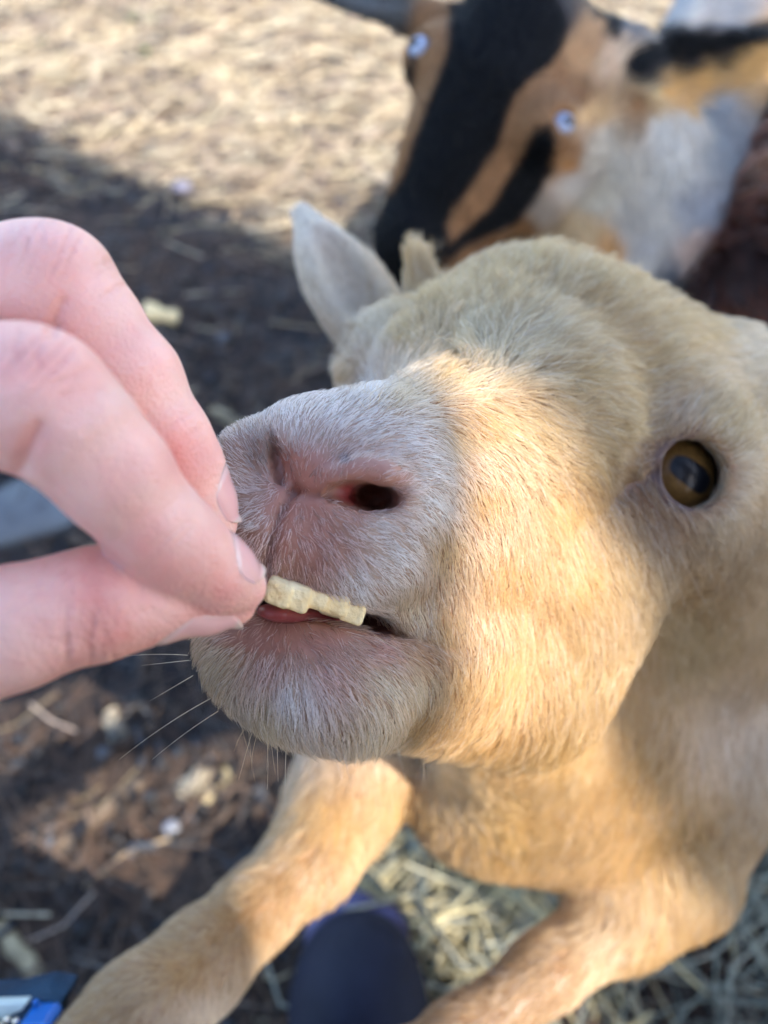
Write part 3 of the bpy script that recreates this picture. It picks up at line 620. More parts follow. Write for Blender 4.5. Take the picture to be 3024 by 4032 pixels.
def place_eye(parent, mat, ct, out, pupil, r):
    me = sphere_mesh('eye', r * 0.01, bulge=0.06); me.materials.append(mat)
    z = unit(vec_world(out)); y = vec_world(pupil); y = unit(y - z * (y @ z)); x = np.cross(y, z); w_ = to_world(ct)
    o = bpy.data.objects.new('eye', me); sc.collection.objects.link(o); o.parent = parent
    o.matrix_parent_inverse = Matrix.Translation(-Vector(parent.location))
    o.matrix_basis = Matrix(((x[0], y[0], z[0], w_[0]), (x[1], y[1], z[1], w_[1]), (x[2], y[2], z[2], w_[2]), (0, 0, 0, 1)))
    return o
M_eye = eye_mat('amber_eye', (0.07, 0.033, 0.008), (0.16, 0.085, 0.024), 0.42, 0.80, 1.16)
for e, out, pu in ((EYE_N, unit(np.array([0.12, 0.0, 0.99])), (0.84, -0.54, 0)), (EYE_F, unit(np.array([-0.75, 0.45, 0.35])), (0.6, -0.7, 0))):
    tgt = unit(out + np.array([0.1, 0.0, 0])); place_eye(goat, M_eye, e - out * 1.66, tgt if e is EYE_N else out, pu, 1.88)

# ------------------------------------------------------------------ tongue tip between the lips
tf = Field(np.arange(-6, 2, .1), np.arange(-6, 1, .1), np.arange(-24, -15, .1))
tf.chain([(C(1480, 2480, 21.5), .8), (C(1250, 2440, 19.2), .75), (C(1090, 2412, 17.9), .5)], 0.4, flat=unit(np.array([0.1, 1.0, -.13])), ff=2.2)
tv, tq = tf.mesh(); tv = relax(tv, tq, 3)
mesh_from('tongue', to_world(tv), tq, skin_mat('tongue', 0.3, rough=0.3, spec=0.5), goat, cols=np.tile(lin((140, 62, 62)), (len(tv), 1)))

# ------------------------------------------------------------------ whiskers
def strands(name, rows, mat, parent, seg=7):
    n = len(rows); cu = bpy.data.hair_curves.new(name); cu.add_curves([seg + 1] * n); P_ = []; Rr = []; Cc = []
    for a, b, c, r, col in rows:
        for t in np.linspace(0, 1, seg + 1): P_.append((1 - t) ** 2 * a + 2 * t * (1 - t) * b + t * t * c); Rr.append(r * (1 - 0.75 * t) * 0.01)
        Cc.append((*col, 1))
    cu.attributes['position'].data.foreach_set('vector', to_world(np.array(P_)).astype(np.float32).ravel())
    ra = cu.attributes.get('radius') or cu.attributes.new('radius', 'FLOAT', 'POINT'); ra.data.foreach_set('value', np.array(Rr, np.float32))
    ca = cu.attributes.new('Col', 'FLOAT_COLOR', 'CURVE'); ca.data.foreach_set('color', np.array(Cc, np.float32).ravel())
    return link(name, cu, mat, parent)
WH = []
def whisk(x0, y0, d0, x1, y1, d1, bx=0, by=0, r=0.008, col=(0.72, 0.6, 0.42)):
    if d0 < 24.1 and fld.depth(x0, y0): dd = fld.depth(x0, y0); d1 += dd - d0 if abs(dd - d0) < 2.5 else 0; d0 = dd if abs(dd - d0) < 2.5 else d0
    a, c = C(x0, y0, d0), C(x1, y1, d1); WH.append((a, (a + c) / 2 + np.array([bx, by, 0]), c, r, col))
for q in ((830, 2750, 18.6, 470, 2990, 17.5, 0, .15), (860, 2800, 18.7, 600, 2990, 17.8, 0, .1), (740, 2580, 18.4, 440, 2590, 17.6, 0, .1), (745, 2600, 18.4, 560, 2620, 18, 0, 0), (760, 2660, 18.4, 590, 2760, 18, 0, 0),
          (1050, 2890, 19, 1052, 3110, 18.6, .05, 0), (1130, 2900, 19, 1125, 3180, 18.6, -.05, 0), (990, 2890, 19, 940, 3070, 18.6, 0, 0), (1330, 2890, 19.6, 1390, 3140, 19.2, .05, 0), (1290, 2900, 19.6, 1345, 3060, 19.2, 0, 0), (1090, 2890, 19, 1095, 3080, 18.8, 0, 0),
          (1550, 2890, 20.6, 1600, 3080, 20.4, 0, 0), (1470, 2500, 18.8, 1640, 2600, 18.4, 0, 0), (2600, 2060, 24.3, 2800, 2420, 23.4, .1, 0), (2640, 2050, 24.4, 2840, 2330, 23.4, .1, 0), (2580, 2080, 24.2, 2730, 2470, 23.4, .05, 0), (2560, 2080, 24.2, 2650, 2440, 23.4, 0, 0),
          (1600, 1530, 20.4, 1535, 1430, 20.2, .05, 0), (1650, 1520, 20.5, 1520, 1420, 20.4, 0, .1), (1700, 1500, 20.6, 1770, 1380, 20.4, 0, 0), (1760, 1490, 20.8, 1790, 1400, 20.8, .1, 0)): whisk(*q)
for i in range(46):                              # loose long hairs under the jaw and round the chin
    x = random.uniform(900, 2200); y0 = 2870 + 0.12 * (x - 1000) + random.uniform(-60, 20); d = (fld.depth(x, y0) or 20) + .05
    if d > 27: continue
    whisk(x, y0, d, x + random.uniform(-90, 90), y0 + random.uniform(60, 220), d - random.uniform(-.3, .4), random.uniform(-.15, .15), 0, random.uniform(.004, .007), (0.66, 0.5, 0.3))
for i in range(170):                             # unruly hairs on the ridge of the nose
    x = random.uniform(1420, 1950); y0 = 1560 - 0.12 * (x - 1420) + random.uniform(-10, 70) + max(0, x - 1800) * .5; d = (fld.depth(x, y0) or fld.depth(x, y0 + 60) or 21) + .05
    if d > 23.5: continue
    whisk(x, y0, d, x + random.uniform(-70, 120), y0 - random.uniform(20, 110), d - random.uniform(0, .4), random.uniform(-.15, .15), random.uniform(-.1, .1), random.uniform(.004, .007), (0.70, 0.56, 0.36))
for i in range(64):                              # lashes along the upper lid
    t = random.uniform(-.35, math.pi * .78); x = 2700 + 142 * math.cos(t); y0 = 1864 - 148 * math.sin(t) + 30 * math.cos(t) * -.6; d = fld.depth(x, y0)
    if d and d < 27: whisk(x, y0, d, x + 75 * math.cos(t) + random.uniform(-15, 15), y0 - 75 * math.sin(t) + random.uniform(-12, 25), d - .25, 0, 0, .007, (.10, .06, .04))
strands('whiskers', WH, M_fur, goat)['kind'] = 'stuff'

# ------------------------------------------------------------------ hooves
M_horn = noisy('hoof_horn', (0.05, 0.04, 0.035), (0.13, 0.10, 0.08), 60, 0.5, 0.2)
def hoof(parent, tip, toward, r=1.6):
    f = Field(*[np.arange(tip[i] - 5, tip[i] + 5, 0.25) for i in range(3)]); ax = unit(np.asarray(toward)); sd = unit(np.cross(ax, [0.3, 0.1, 1.0]))
    for s_ in (-1, 1): f.chain([(tip + sd * s_ * r * .45 - ax * 1.2, r * .62), (tip + sd * s_ * r * .5 + ax * 2.0, r * .5)], 0.15)
    v, q = f.mesh(); return mesh_from('hoof', to_world(v), q, M_horn, parent)
hoof(goat, C(60, 4480, 27), C(60, 4480, 27) - C(300, 4250, 28)); hoof(goat, C(1050, 4800, 32), C(1050, 4800, 32) - C(1300, 4560, 33))
for dx in (-9, 9): hoof(goat, from_world((0.50 + dx * 0.006, 0.29 - dx * 0.008, 0.035)), from_world((0.4, 0.1, 0.0)) - from_world((0.43, 0.15, 0.03)), 1.8)

# ------------------------------------------------------------------ the cracker between the fingers and the lips
cf = Field(np.arange(-4, 1.2, .05), np.arange(-4.2, -.2, .05), np.arange(-21, -14.5, .06))
cdir = unit(C(1440, 2440, 17.7) - C(1050, 2325, 16.7)); cnrm = unit(np.array([0.25, 0.95, -0.1])); cnrm = unit(cnrm - cdir * (cnrm @ cdir)); cin = np.cross(cdir, cnrm); cax = (cdir, cnrm, cin)
cc = C(1245, 2372, 17.2) - np.array([0, 0, .62])
def brick(c, ax, h, r):
    def fn(x, y, z):
        q = [np.abs((x - c[0]) * a[0] + (y - c[1]) * a[1] + (z - c[2]) * a[2]) - hh + r for a, hh in zip(ax, h)]
        return np.sqrt(sum(np.maximum(t, 0) ** 2 for t in q)) + np.minimum(np.maximum(np.maximum(q[0], q[1]), q[2]), 0) - r
    cf.put(fn, c - max(h), c + max(h), .05, 'add')
for t, tw, hh in ((-.98, .25, .38), (-.52, .20, .42), (-.06, .05, .30), (.42, -.10, .40), (.90, .12, .36)):
    n2 = unit(cnrm + tw * cin); brick(cc + cdir * t + cnrm * (.06 * tw), (unit(cdir + .35 * cin), n2, unit(cin - .35 * cdir)), (.31, hh * .72, .72), .12)
cf.cap(cc - cdir * .5 - cin * .3, cc + cdir * .6 - cin * .3, .34, .34, .06, flat=cnrm, ff=1.9)
kv, kq = cf.mesh(); kv = relax(kv, kq, 2)
M_crk = noisy('cracker_dough', (0.84, 0.60, 0.29), (0.90, 0.74, 0.44), 220, 0.6, 0.3, bump_scale=700)
tag(mesh_from('cracker', to_world(kv), kq, M_crk), 'pale yellow twisted cracker held between the fingers and the goat\'s lips', 'cracker')
# ------------------------------------------------------------------ the black and tan goat behind
BEN, BEF = C(2228, 483, 54.6), C(1640, 178, 56.5)
def black_goat_shape():
    f = Field(axis(-9, 32, 0.36, -14, 75, 1.6), axis(12, 44, 0.36, -30, 75, 1.6), axis(-76, -52, 0.36, -135, -50, 1.6))
    # trunk, chest, neck
    f.cap(C(2570, 850, 77), C(3050, 40, 116), 9.0, 14, 4); f.cap(C(3050, 40, 116), C(3220, -60, 126), 14, 10, 4)
    f.cap(C(2330, 420, 62), C(2480, 800, 70), 6.2, 8.0, 4); f.cap(C(2400, 700, 66), C(2350, 1020, 68), 6.5, 5.2, 3)
    # head: skull, face, muzzle, jaw, orbits
    f.ell(C(2050, 190, 59), (5.6, 5.6, 5.0), k=2); f.cap(C(1925, 380, 58.3), C(1640, 900, 60), 5.7, 3.1, 2, flat=np.array([0, 0, 1.]), ff=1.25)
    f.ell(C(1612, 975, 60), (2.6, 2.9, 2.9), k=1.5); f.ell(C(1690, 1020, 60.5), (2.6, 2.2, 2.4), k=1.2)
    f.cap(C(2120, 520, 60), C(1760, 980, 61.5), 4.2, 2.6, 2); f.cap(C(2230, 560, 62), C(2080, 780, 62.5), 3.6, 3.0, 2)
    f.ell(BEN + np.array([-1.2, .3, -1.6]), 2.5, k=1.5); f.ell(BEF + np.array([1.4, -.2, -1.6]), 2.4, k=1.5)
    # ears
    for b, t, nrm_, wd in ((C(2440, 300, 59), C(3040, 205, 60), (0.05, -0.35, 0.93), 2.7), (C(1700, 90, 60), C(1160, -95, 62), (-.1, .5, .86), 2.0)):
        a = unit(t - b); n_ = np.array(nrm_, float); n_ = unit(n_ - a * (n_ @ a)); w_ = np.cross(a, n_); L_ = np.linalg.norm(t - b)
        f.ell(b + a * L_ * .5, (wd, L_ * .54, .75), (w_, a, n_), .8); f.cap(b - a * 1.5, b + a * 2, 1.7, 1.5, 1.2)
        f.ell(b + a * L_ * .45 + n_ * .8, (wd * .62, L_ * .4, .65), (w_, a, n_), .4, 'sub')
    # legs
    for hip, kn, ft, r in (((.27, .60, .42), (.31, .55, .24), (.30, .57, .03), 5.2), ((.17, .66, .40), (.17, .63, .22), (.17, .64, .03), 5.0), ((.62, 1.20, .42), (.66, 1.22, .24), (.64, 1.24, .03), 7), ((.44, 1.32, .42), (.46, 1.36, .24), (.44, 1.36, .03), 7)):
        f.chain([(from_world(hip), r), (from_world(kn), 2.7), (from_world(ft), 1.9)], 2)
    f.chain([(C(3220, -60, 126), 4), (from_world((.75, 1.42, .5)), 2)], 2)
    for e, out in ((BEN, unit(np.array([.55, -.1, .8]))), (BEF, unit(np.array([-.85, .1, .45])))):
        f.ell(e - out * .2, (1.0, .85, 1.1), None, .3, 'sub')
    # nostrils
    for q in (C(1540, 1020, 57), C(1660, 1065, 57.6)):
        f.ell(f.at(*pix(q)[:2]) if f.depth(*pix(q)[:2]) and f.depth(*pix(q)[:2]) < 61 else q, (.55, .35, .6), None, .2, 'sub')
    return f
bf = black_goat_shape(); BV, BQ = bf.mesh(); del bf
BV = relax(BV, BQ, 3); BN = vnormals(BV, BQ)
BLK, STR, LGR, MGR, DGR, BCR = (7, 8, 12), (146, 106, 72), (204, 198, 188), (150, 148, 146), (88, 90, 96), (222, 190, 146)
BT = [
      (1690, 80, STR), (1660, 250, STR), (1625, 380, STR), (1600, 480, STR), (1575, 580, (150, 104, 66)), 
      (2350, 120, (196, 152, 108)), (2300, 230, (196, 152, 108)), (2190, 300, STR), (2400, 250, (230, 196, 160)), (2120, 400, STR), (2060, 500, STR), (2010, 600, STR), (1950, 710, STR), (1880, 800, STR), (1810, 880, STR), (2280, 390, STR), (2330, 450, (220, 180, 130)), (2200, 430, STR),
      (2240, 600, STR), (2230, 660, (170, 120, 70)), (2060, 900, (120, 84, 52)), (1950, 990, (110, 76, 48)), (2120, 850, (150, 136, 122)), (2250, 720, (196, 186, 174)),
      (2200, 60, (70, 66, 66)), (2450, 60, DGR), (2380, 20, (70, 66, 64)), (2330, 640, (206, 194, 176)), (2380, 560, (212, 200, 182)), (2440, 650, (208, 198, 182)), (2350, 800, (214, 202, 182)), (2480, 880, (186, 178, 168)), (2300, 920, BCR), (2150, 1000, BCR), (2400, 980, (206, 158, 106)), (2250, 1050, (200, 150, 100)),
      (2620, 500, LGR), (2650, 650, LGR), (2700, 450, LGR), (2600, 850, LGR), (2550, 950, (190, 186, 182)), (2520, 1020, LGR), (2800, 420, MGR), (2850, 560, MGR), (2720, 800, (170, 170, 172)), (2650, 20, (176, 176, 178)), (2850, 40, (120, 122, 128)), (2560, 10, (180, 180, 180)),
      (2740, 1000, (208, 180, 160)), (2800, 1060, (214, 178, 154)), (2700, 1150, (104, 108, 116)), (2780, 1200, (104, 108, 116)), (2650, 1080, (120, 122, 128)), (2700, 1300, (110, 114, 120)),
      (2550, 300, (52, 48, 46)), (2620, 350, (214, 164, 96)), (2750, 320, (214, 164, 96)), (2900, 270, (214, 168, 104)), (3000, 230, (206, 160, 96)), (2700, 400, (206, 160, 100)), (2520, 400, STR), (2560, 370, (220, 196, 150)), (2700, 245, (40, 38, 38)), (2850, 225, (60, 50, 40)),
      (1400, 20, (92, 90, 88)), (1300, -20, (84, 82, 80)), (1550, 60, (86, 82, 78)), (1200, -60, (80, 78, 76)), (3000, 900, DGR)]
BANC = Anchors([(a, b, *lin(c)) for a, b, c in BT], 5.0)
_cp = lambda pts: [(1378 + .992 * a, .992 * b) for a, b in pts]
BPOLY = [_cp(q) for q in ([(390, -60), (385, 200), (340, 330), (300, 430), (240, 600), (200, 720), (120, 820), (70, 950), (70, 1100), (200, 1180), (330, 1120), (400, 1000), (380, 900), (450, 790), (520, 690), (590, 580), (620, 480), (650, 390), (720, 320), (800, 260), (840, 200), (870, 100), (800, -60)],
    [(720, 540), (800, 490), (820, 560), (790, 690), (740, 790), (650, 900), (530, 950), (430, 1010), (370, 1080), (385, 980), (470, 900), (560, 820), (620, 720), (680, 620)], [(235, 240), (262, 240), (258, 330), (225, 480), (198, 600), (185, 660), (178, 560), (200, 400)],
    [(950, -40), (1080, -40), (1090, 60), (1060, 160), (1010, 140), (960, 60)], [(1140, 170), (1270, 120), (1450, 130), (1660, 70), (1720, 150), (1500, 200), (1350, 236), (1200, 270), (1100, 330), (1080, 280)])]
def bcolour(x, y):
    c = BANC(x, y); k = np.zeros(len(x))
    for q in BPOLY: k = np.maximum(k, polymask(x, y, q))
    return c * (1 - k[:, None]) + k[:, None] * lin(BLK)
bx, by = pix(BV); bcol = bcolour(bx, by)
bgoat = empty('goat', (.35, .85, 0), 'black-faced goat with tan stripes, pale eyes and grey body behind the tan goat', 'goat')
M_bskin = skin_mat('dark_goat_skin', 0.0, rough=0.7, bump=0.3, bscale=400, spec=0.1)
mesh_from('body', to_world(BV), BQ, M_bskin, bgoat, cols=bcol * .8)
bfac = (BN * unit(-BV)).sum(1); binf = ((bx > 900) & (bx < 3200) & (by > -250) & (by < 1500)).astype(float)
bw = smooth(1.0, 1.3, np.minimum(ellipse(bx, by, 2228, 483, 55, 48), ellipse(bx, by, 1640, 178, 45, 55))) * (0.15 + 0.85 * binf * smooth(-.4, .1, bfac))
def bcolr(R, N, g): return bcolour(*pix(R)) * (0.78 + .44 * g.random((len(R), 1)))
def bflow(R, N):
    x, y = pix(R); d = np.stack([0.25 + 0 * x, 1.0 * np.ones_like(x), 0 * x], 1)             # up the face toward the crown
    bodym = smooth(2300, 2500, x)[:, None] * smooth(350, 500, y)[:, None]
    ear = (x > 2480) & (y < 420); d[ear] = (1, .1, 0)
    return d * (1 - bodym) + bodym * np.array([.1, -1, 0])
M_furd = fur_mat('dark_goat_fur', .5, .25, .08)
make_fur('fur', BV, BQ, BN, int(70000 * NF), bw, bflow, lambda R, N: np.where(pix(R)[0] > 2480, 1.6, np.where(pix(R)[0] > 2300, 1.2, .8)), lambda R, N: np.full(len(R), .35), bcolr, 0.035, M_furd, bgoat, wild=.28, clump=.4, seed=11, seg=3)
M_beye = eye_mat('pale_eye', (0.34, 0.40, 0.56), (0.48, 0.54, 0.68), 0.46, 0.26, 0.80, (0.20, 0.22, 0.30))
for e, out in ((BEN, unit(np.array([.40, -.1, .9]))), (BEF, unit(np.array([-.6, .1, .75])))): place_eye(bgoat, M_beye, e - out * .55, out, (.25, .95, 0), .90)

# ------------------------------------------------------------------ the shaggy reddish-brown goat at the right edge
def brown_goat_shape():
    A_, B_ = C(3175, 1170, 70), C(3230, 620, 92)
    f = Field(np.arange(15, 125, 1.1), np.arange(-45, 85, 1.1), np.arange(-140, -48, 1.1))
    f.cap(A_, B_, 11, 14, 4); f.cap(A_ + np.array([2, 3, 2]), from_world((.72, .50, .52)), 9, 6.5, 5); f.cap(from_world((.72, .50, .52)), from_world((.80, .42, .66)), 6.5, 6, 4)
    f.cap(from_world((.80, .42, .68)), from_world((.90, .30, .60)), 5.5, 3.2, 3)                        # head turned away
    for s_ in (-1, 1): f.ell(from_world((.80 + .04 * s_, .46 + .07 * s_, .70)), (4.5, 2.0, 1.6), k=1.5)
    wa, wb = to_world(A_), to_world(B_)
    for c, sx in ((wa, -.07), (wa, .08), (wb, -.08), (wb, .08)):
        f.chain([(from_world((c[0] + sx, c[1], c[2])), 6), (from_world((c[0] + sx, c[1] + .03, .2)), 3), (from_world((c[0] + sx, c[1], .03)), 2.2)], 3)
    f.chain([(B_ + np.array([2, 10, -8]), 4), (B_ + np.array([4, 18, -14]), 2)], 2)
    return f
rf = brown_goat_shape(); RV, RQ = rf.mesh(); RV = relax(RV, RQ, 3); RN = vnormals(RV, RQ)
rgoat = empty('goat', (.62, .90, 0), 'shaggy reddish-brown goat cut off by the right edge', 'goat')
rl = lownoise(RV, 7, 2)
mesh_from('body', to_world(RV), RQ, M_bskin, rgoat, cols=lin((92, 56, 42)) * (1 + .3 * rl[:, :1]))
rx, ry = pix(RV); rw = (.15 + .85 * ((rx < 3300) & (ry < 1800) & (ry > 200))) * smooth(-.4, .1, (RN * unit(-RV)).sum(1))
def rcolr(R, N, g):
    k = smooth(-.5, .8, lownoise(R, 5, 4)[:, :1] + .5 * g.normal(size=(len(R), 1))); return (lin((62, 44, 40)) * (1 - k) + k * lin((142, 78, 52))) * (.7 + .5 * g.random((len(R), 1)))
make_fur('fur', RV, RQ, RN, int(26000 * NF), rw + 1e-4, lambda R, N: np.tile(np.array([.25, -1.0, 0.1]), (len(R), 1)), lambda R, N: np.full(len(R), 5.5), lambda R, N: np.full(len(R), .4), rcolr, 0.06, M_fur, rgoat, wild=.35, clump=.75, clump_n=22, curl=.25, seed=12)
print('goats', time.time() - T0)
# ------------------------------------------------------------------ ground
def soil():
    m, nt, b = new_mat('soil'); L_ = nt.links.new
    tc = nd(nt, 'ShaderNodeTexCoord')
    def noise_(sc_, det=8, rgh=.6):
        n = nd(nt, 'ShaderNodeTexNoise', Scale=sc_, Detail=det, Roughness=rgh); L_(tc.outputs['Object'], n.inputs['Vector']); return n.outputs['Fac']
    r1 = nd(nt, 'ShaderNodeValToRGB'); e = r1.color_ramp.elements
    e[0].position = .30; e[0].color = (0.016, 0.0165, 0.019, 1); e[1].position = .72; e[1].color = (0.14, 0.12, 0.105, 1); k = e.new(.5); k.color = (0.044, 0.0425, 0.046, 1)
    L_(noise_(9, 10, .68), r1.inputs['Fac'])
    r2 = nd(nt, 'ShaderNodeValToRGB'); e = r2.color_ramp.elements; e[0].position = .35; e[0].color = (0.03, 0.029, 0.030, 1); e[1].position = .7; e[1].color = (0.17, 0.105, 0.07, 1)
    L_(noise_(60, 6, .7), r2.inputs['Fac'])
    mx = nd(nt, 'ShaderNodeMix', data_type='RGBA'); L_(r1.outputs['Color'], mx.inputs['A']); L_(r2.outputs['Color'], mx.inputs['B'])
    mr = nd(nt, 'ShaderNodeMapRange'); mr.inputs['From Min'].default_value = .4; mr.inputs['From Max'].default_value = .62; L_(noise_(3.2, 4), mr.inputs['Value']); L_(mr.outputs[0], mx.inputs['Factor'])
    sp = nd(nt, 'ShaderNodeSeparateXYZ'); L_(tc.outputs['Object'], sp.inputs[0])          # dry straw bed, paled past the shadow line to paint in sunlit tone
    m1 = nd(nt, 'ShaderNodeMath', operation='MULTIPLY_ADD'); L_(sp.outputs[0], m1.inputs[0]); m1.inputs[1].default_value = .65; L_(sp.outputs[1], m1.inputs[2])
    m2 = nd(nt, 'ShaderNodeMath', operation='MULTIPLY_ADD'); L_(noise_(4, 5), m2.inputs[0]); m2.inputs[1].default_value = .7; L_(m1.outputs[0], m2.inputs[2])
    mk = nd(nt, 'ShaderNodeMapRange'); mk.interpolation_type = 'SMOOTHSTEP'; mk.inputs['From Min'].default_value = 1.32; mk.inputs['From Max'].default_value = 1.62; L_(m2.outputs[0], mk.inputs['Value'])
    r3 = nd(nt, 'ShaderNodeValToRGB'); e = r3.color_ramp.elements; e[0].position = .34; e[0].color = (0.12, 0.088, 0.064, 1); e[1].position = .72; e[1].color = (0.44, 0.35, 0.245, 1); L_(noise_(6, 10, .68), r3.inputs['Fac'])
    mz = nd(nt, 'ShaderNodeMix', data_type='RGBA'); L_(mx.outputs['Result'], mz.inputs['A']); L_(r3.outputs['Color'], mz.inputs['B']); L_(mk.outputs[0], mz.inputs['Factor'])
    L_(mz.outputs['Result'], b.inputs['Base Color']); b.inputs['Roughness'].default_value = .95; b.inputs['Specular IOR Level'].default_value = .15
    bp = nd(nt, 'ShaderNodeBump', Strength=.8, Distance=.02); L_(noise_(45, 10, .7), bp.inputs['Height']); L_(bp.outputs['Normal'], b.inputs['Normal'])
    return m
def hgt(x, y): return 0.012 * np.sin(3.1 * x + 1.3) * np.sin(2.7 * y + .4) + 0.007 * np.sin(9.3 * x + 2.2 * y) * np.sin(8.1 * y - 3 * x) + .004 * np.sin(23 * x - 7 * y) * np.sin(19 * y + 5 * x)
gx = axis(-1.6, 1.6, .02, -40, 40, 4.0); gy = axis(-.6, 3.2, .02, -40, 45, 4.0)
GX, GY = np.meshgrid(gx, gy, indexing='ij'); fade = np.exp(-((GX / 4) ** 2 + ((GY - 1) / 4) ** 2))
GZ = hgt(GX, GY) * fade - .012; idx = np.arange(GX.size).reshape(GX.shape)
gq = np.stack([idx[:-1, :-1], idx[1:, :-1], idx[1:, 1:], idx[:-1, 1:]], -1).reshape(-1, 4)
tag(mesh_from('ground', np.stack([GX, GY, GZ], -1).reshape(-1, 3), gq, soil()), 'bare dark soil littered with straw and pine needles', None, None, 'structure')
# litter: straw, needles and chips as small bent prisms
def litter(name, n, place, ln, wd, cols, mat, label, seed, bend=.25, tilt=.18, lift=.002, ang=None):
    g = np.random.default_rng(seed); xy = place(g, n); n = len(xy); a = g.uniform(0, 2 * np.pi, n) if ang is None else g.normal(ang, .55, n); L_ = g.uniform(*ln, n); W_ = g.uniform(*wd, n)
    d = np.stack([np.cos(a), np.sin(a), g.normal(size=n) * tilt], 1); d = unit(d); s_ = unit(np.cross(d, [0, 0, 1.0])); u_ = np.cross(s_, d)
    base = np.stack([xy[:, 0], xy[:, 1], hgt(xy[:, 0], xy[:, 1]) - .012 + lift + np.abs(g.normal(size=n)) * .006 + np.abs(d[:, 2]) * L_ * .45], 1)
    bn = (g.normal(size=(n, 1)) * bend * L_[:, None]) * s_
    rings = []
    for t in (-.5, 0, .5):
        c = base + d * (t * L_)[:, None] + bn * (.25 - t * t) * 2
        for (p, q) in ((-1, -.35), (1, -.35), (0, .5)): rings.append(c + s_ * (p * W_ * .5)[:, None] + u_ * (q * W_ * .7)[:, None])
    Vv = np.stack(rings, 1).reshape(-1, 3); o = (np.arange(n) * 9)[:, None]; F_ = []
    for r in (0, 3):
        for i in range(3): j = (i + 1) % 3; F_.append(o + np.array([[r + i, r + j, r + 3 + j, r + 3 + i]]))
    F_ = np.concatenate(F_, 1).reshape(-1, 4)
    cc = np.array([lin(c) for c in cols])[g.integers(0, len(cols), n)] * g.uniform(.6, 1.15, (n, 1))
    ob = mesh_from(name, Vv, F_, mat, cols=np.repeat(cc, 9, 0), smooth_sh=False); return tag(ob, label, None, None, 'stuff')
M_lit, lnt, lb = new_mat('dry_litter'); _a = nd(lnt, 'ShaderNodeAttribute', attribute_name='Col'); lnt.links.new(_a.outputs['Color'], lb.inputs['Base Color']); lb.inputs['Roughness'].default_value = .55
def view_place(dens, x=(-1.5, 1.3), y=(-.12, 3.2)):
    def f(g, n):
        p = np.stack([g.uniform(*x, n * 4), g.uniform(*y, n * 4)], 1); p = p[g.random(len(p)) < dens(p[:, 0], p[:, 1])]; return p[:n]
    return f
far = lambda x, y: smooth(.92, 1.25, y + .65 * x)  # pale straw kept past the shadow line, adding to the painted sunlit tone
patch = lambda x, y, s: .5 + .5 * np.sin(x * s + 1.7 * np.sin(y * s * .7)) * np.sin(y * s * 1.1 + 2 * np.sin(x * s * .6))
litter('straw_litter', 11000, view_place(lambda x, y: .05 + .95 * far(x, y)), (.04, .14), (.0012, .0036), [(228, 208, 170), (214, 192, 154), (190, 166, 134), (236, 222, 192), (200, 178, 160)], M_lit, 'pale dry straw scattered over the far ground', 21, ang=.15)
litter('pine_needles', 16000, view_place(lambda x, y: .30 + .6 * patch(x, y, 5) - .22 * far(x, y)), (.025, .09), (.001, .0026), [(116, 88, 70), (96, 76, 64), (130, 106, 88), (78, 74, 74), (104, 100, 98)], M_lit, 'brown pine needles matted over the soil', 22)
litter('soil_crumbs', 14000, view_place(lambda x, y: .4 + .6 * patch(x + 3, y, 7)), (.006, .022), (.005, .014), [(52, 45, 42), (76, 60, 50), (40, 38, 40), (96, 80, 68), (68, 70, 76)], M_lit, 'crumbs of dark soil and bark on the ground', 23, .1, .4)
hay1 = lambda x, y: np.exp(-(((x - .13) / .11) ** 2 + ((y - .12) / .10) ** 2)); hay2 = lambda x, y: smooth(.22, .4, x) * smooth(.55, .3, y)
litter('hay_pile', 1000, view_place(hay1, (-.1, .4), (-.12, .4)), (.05, .16), (.0018, .0042), [(224, 210, 164), (206, 192, 150), (192, 186, 160), (168, 170, 158)], M_lit, 'pale hay heaped beside the dark boot', 24, .2, .30, .012)
litter('green_hay', 2000, view_place(lambda x, y: np.clip(hay2(x, y) + .35 * hay1(x, y), 0, 1), (-.05, 1.0), (-.15, .6)), (.06, .2), (.0014, .003), [(150, 158, 148), (130, 140, 132), (172, 174, 160), (112, 122, 118)], M_lit, 'greenish grey hay strewn under the tan goat', 25, .25, .22, .008)
def gpoint(px, py, z=0.0):                        # where the ray through a photo pixel meets height z
    d = vec_world(C(px, py, 1.0)); t = (CAM_H - z) / -d[2]; return np.array([d[0] * t, d[1] * t, z])
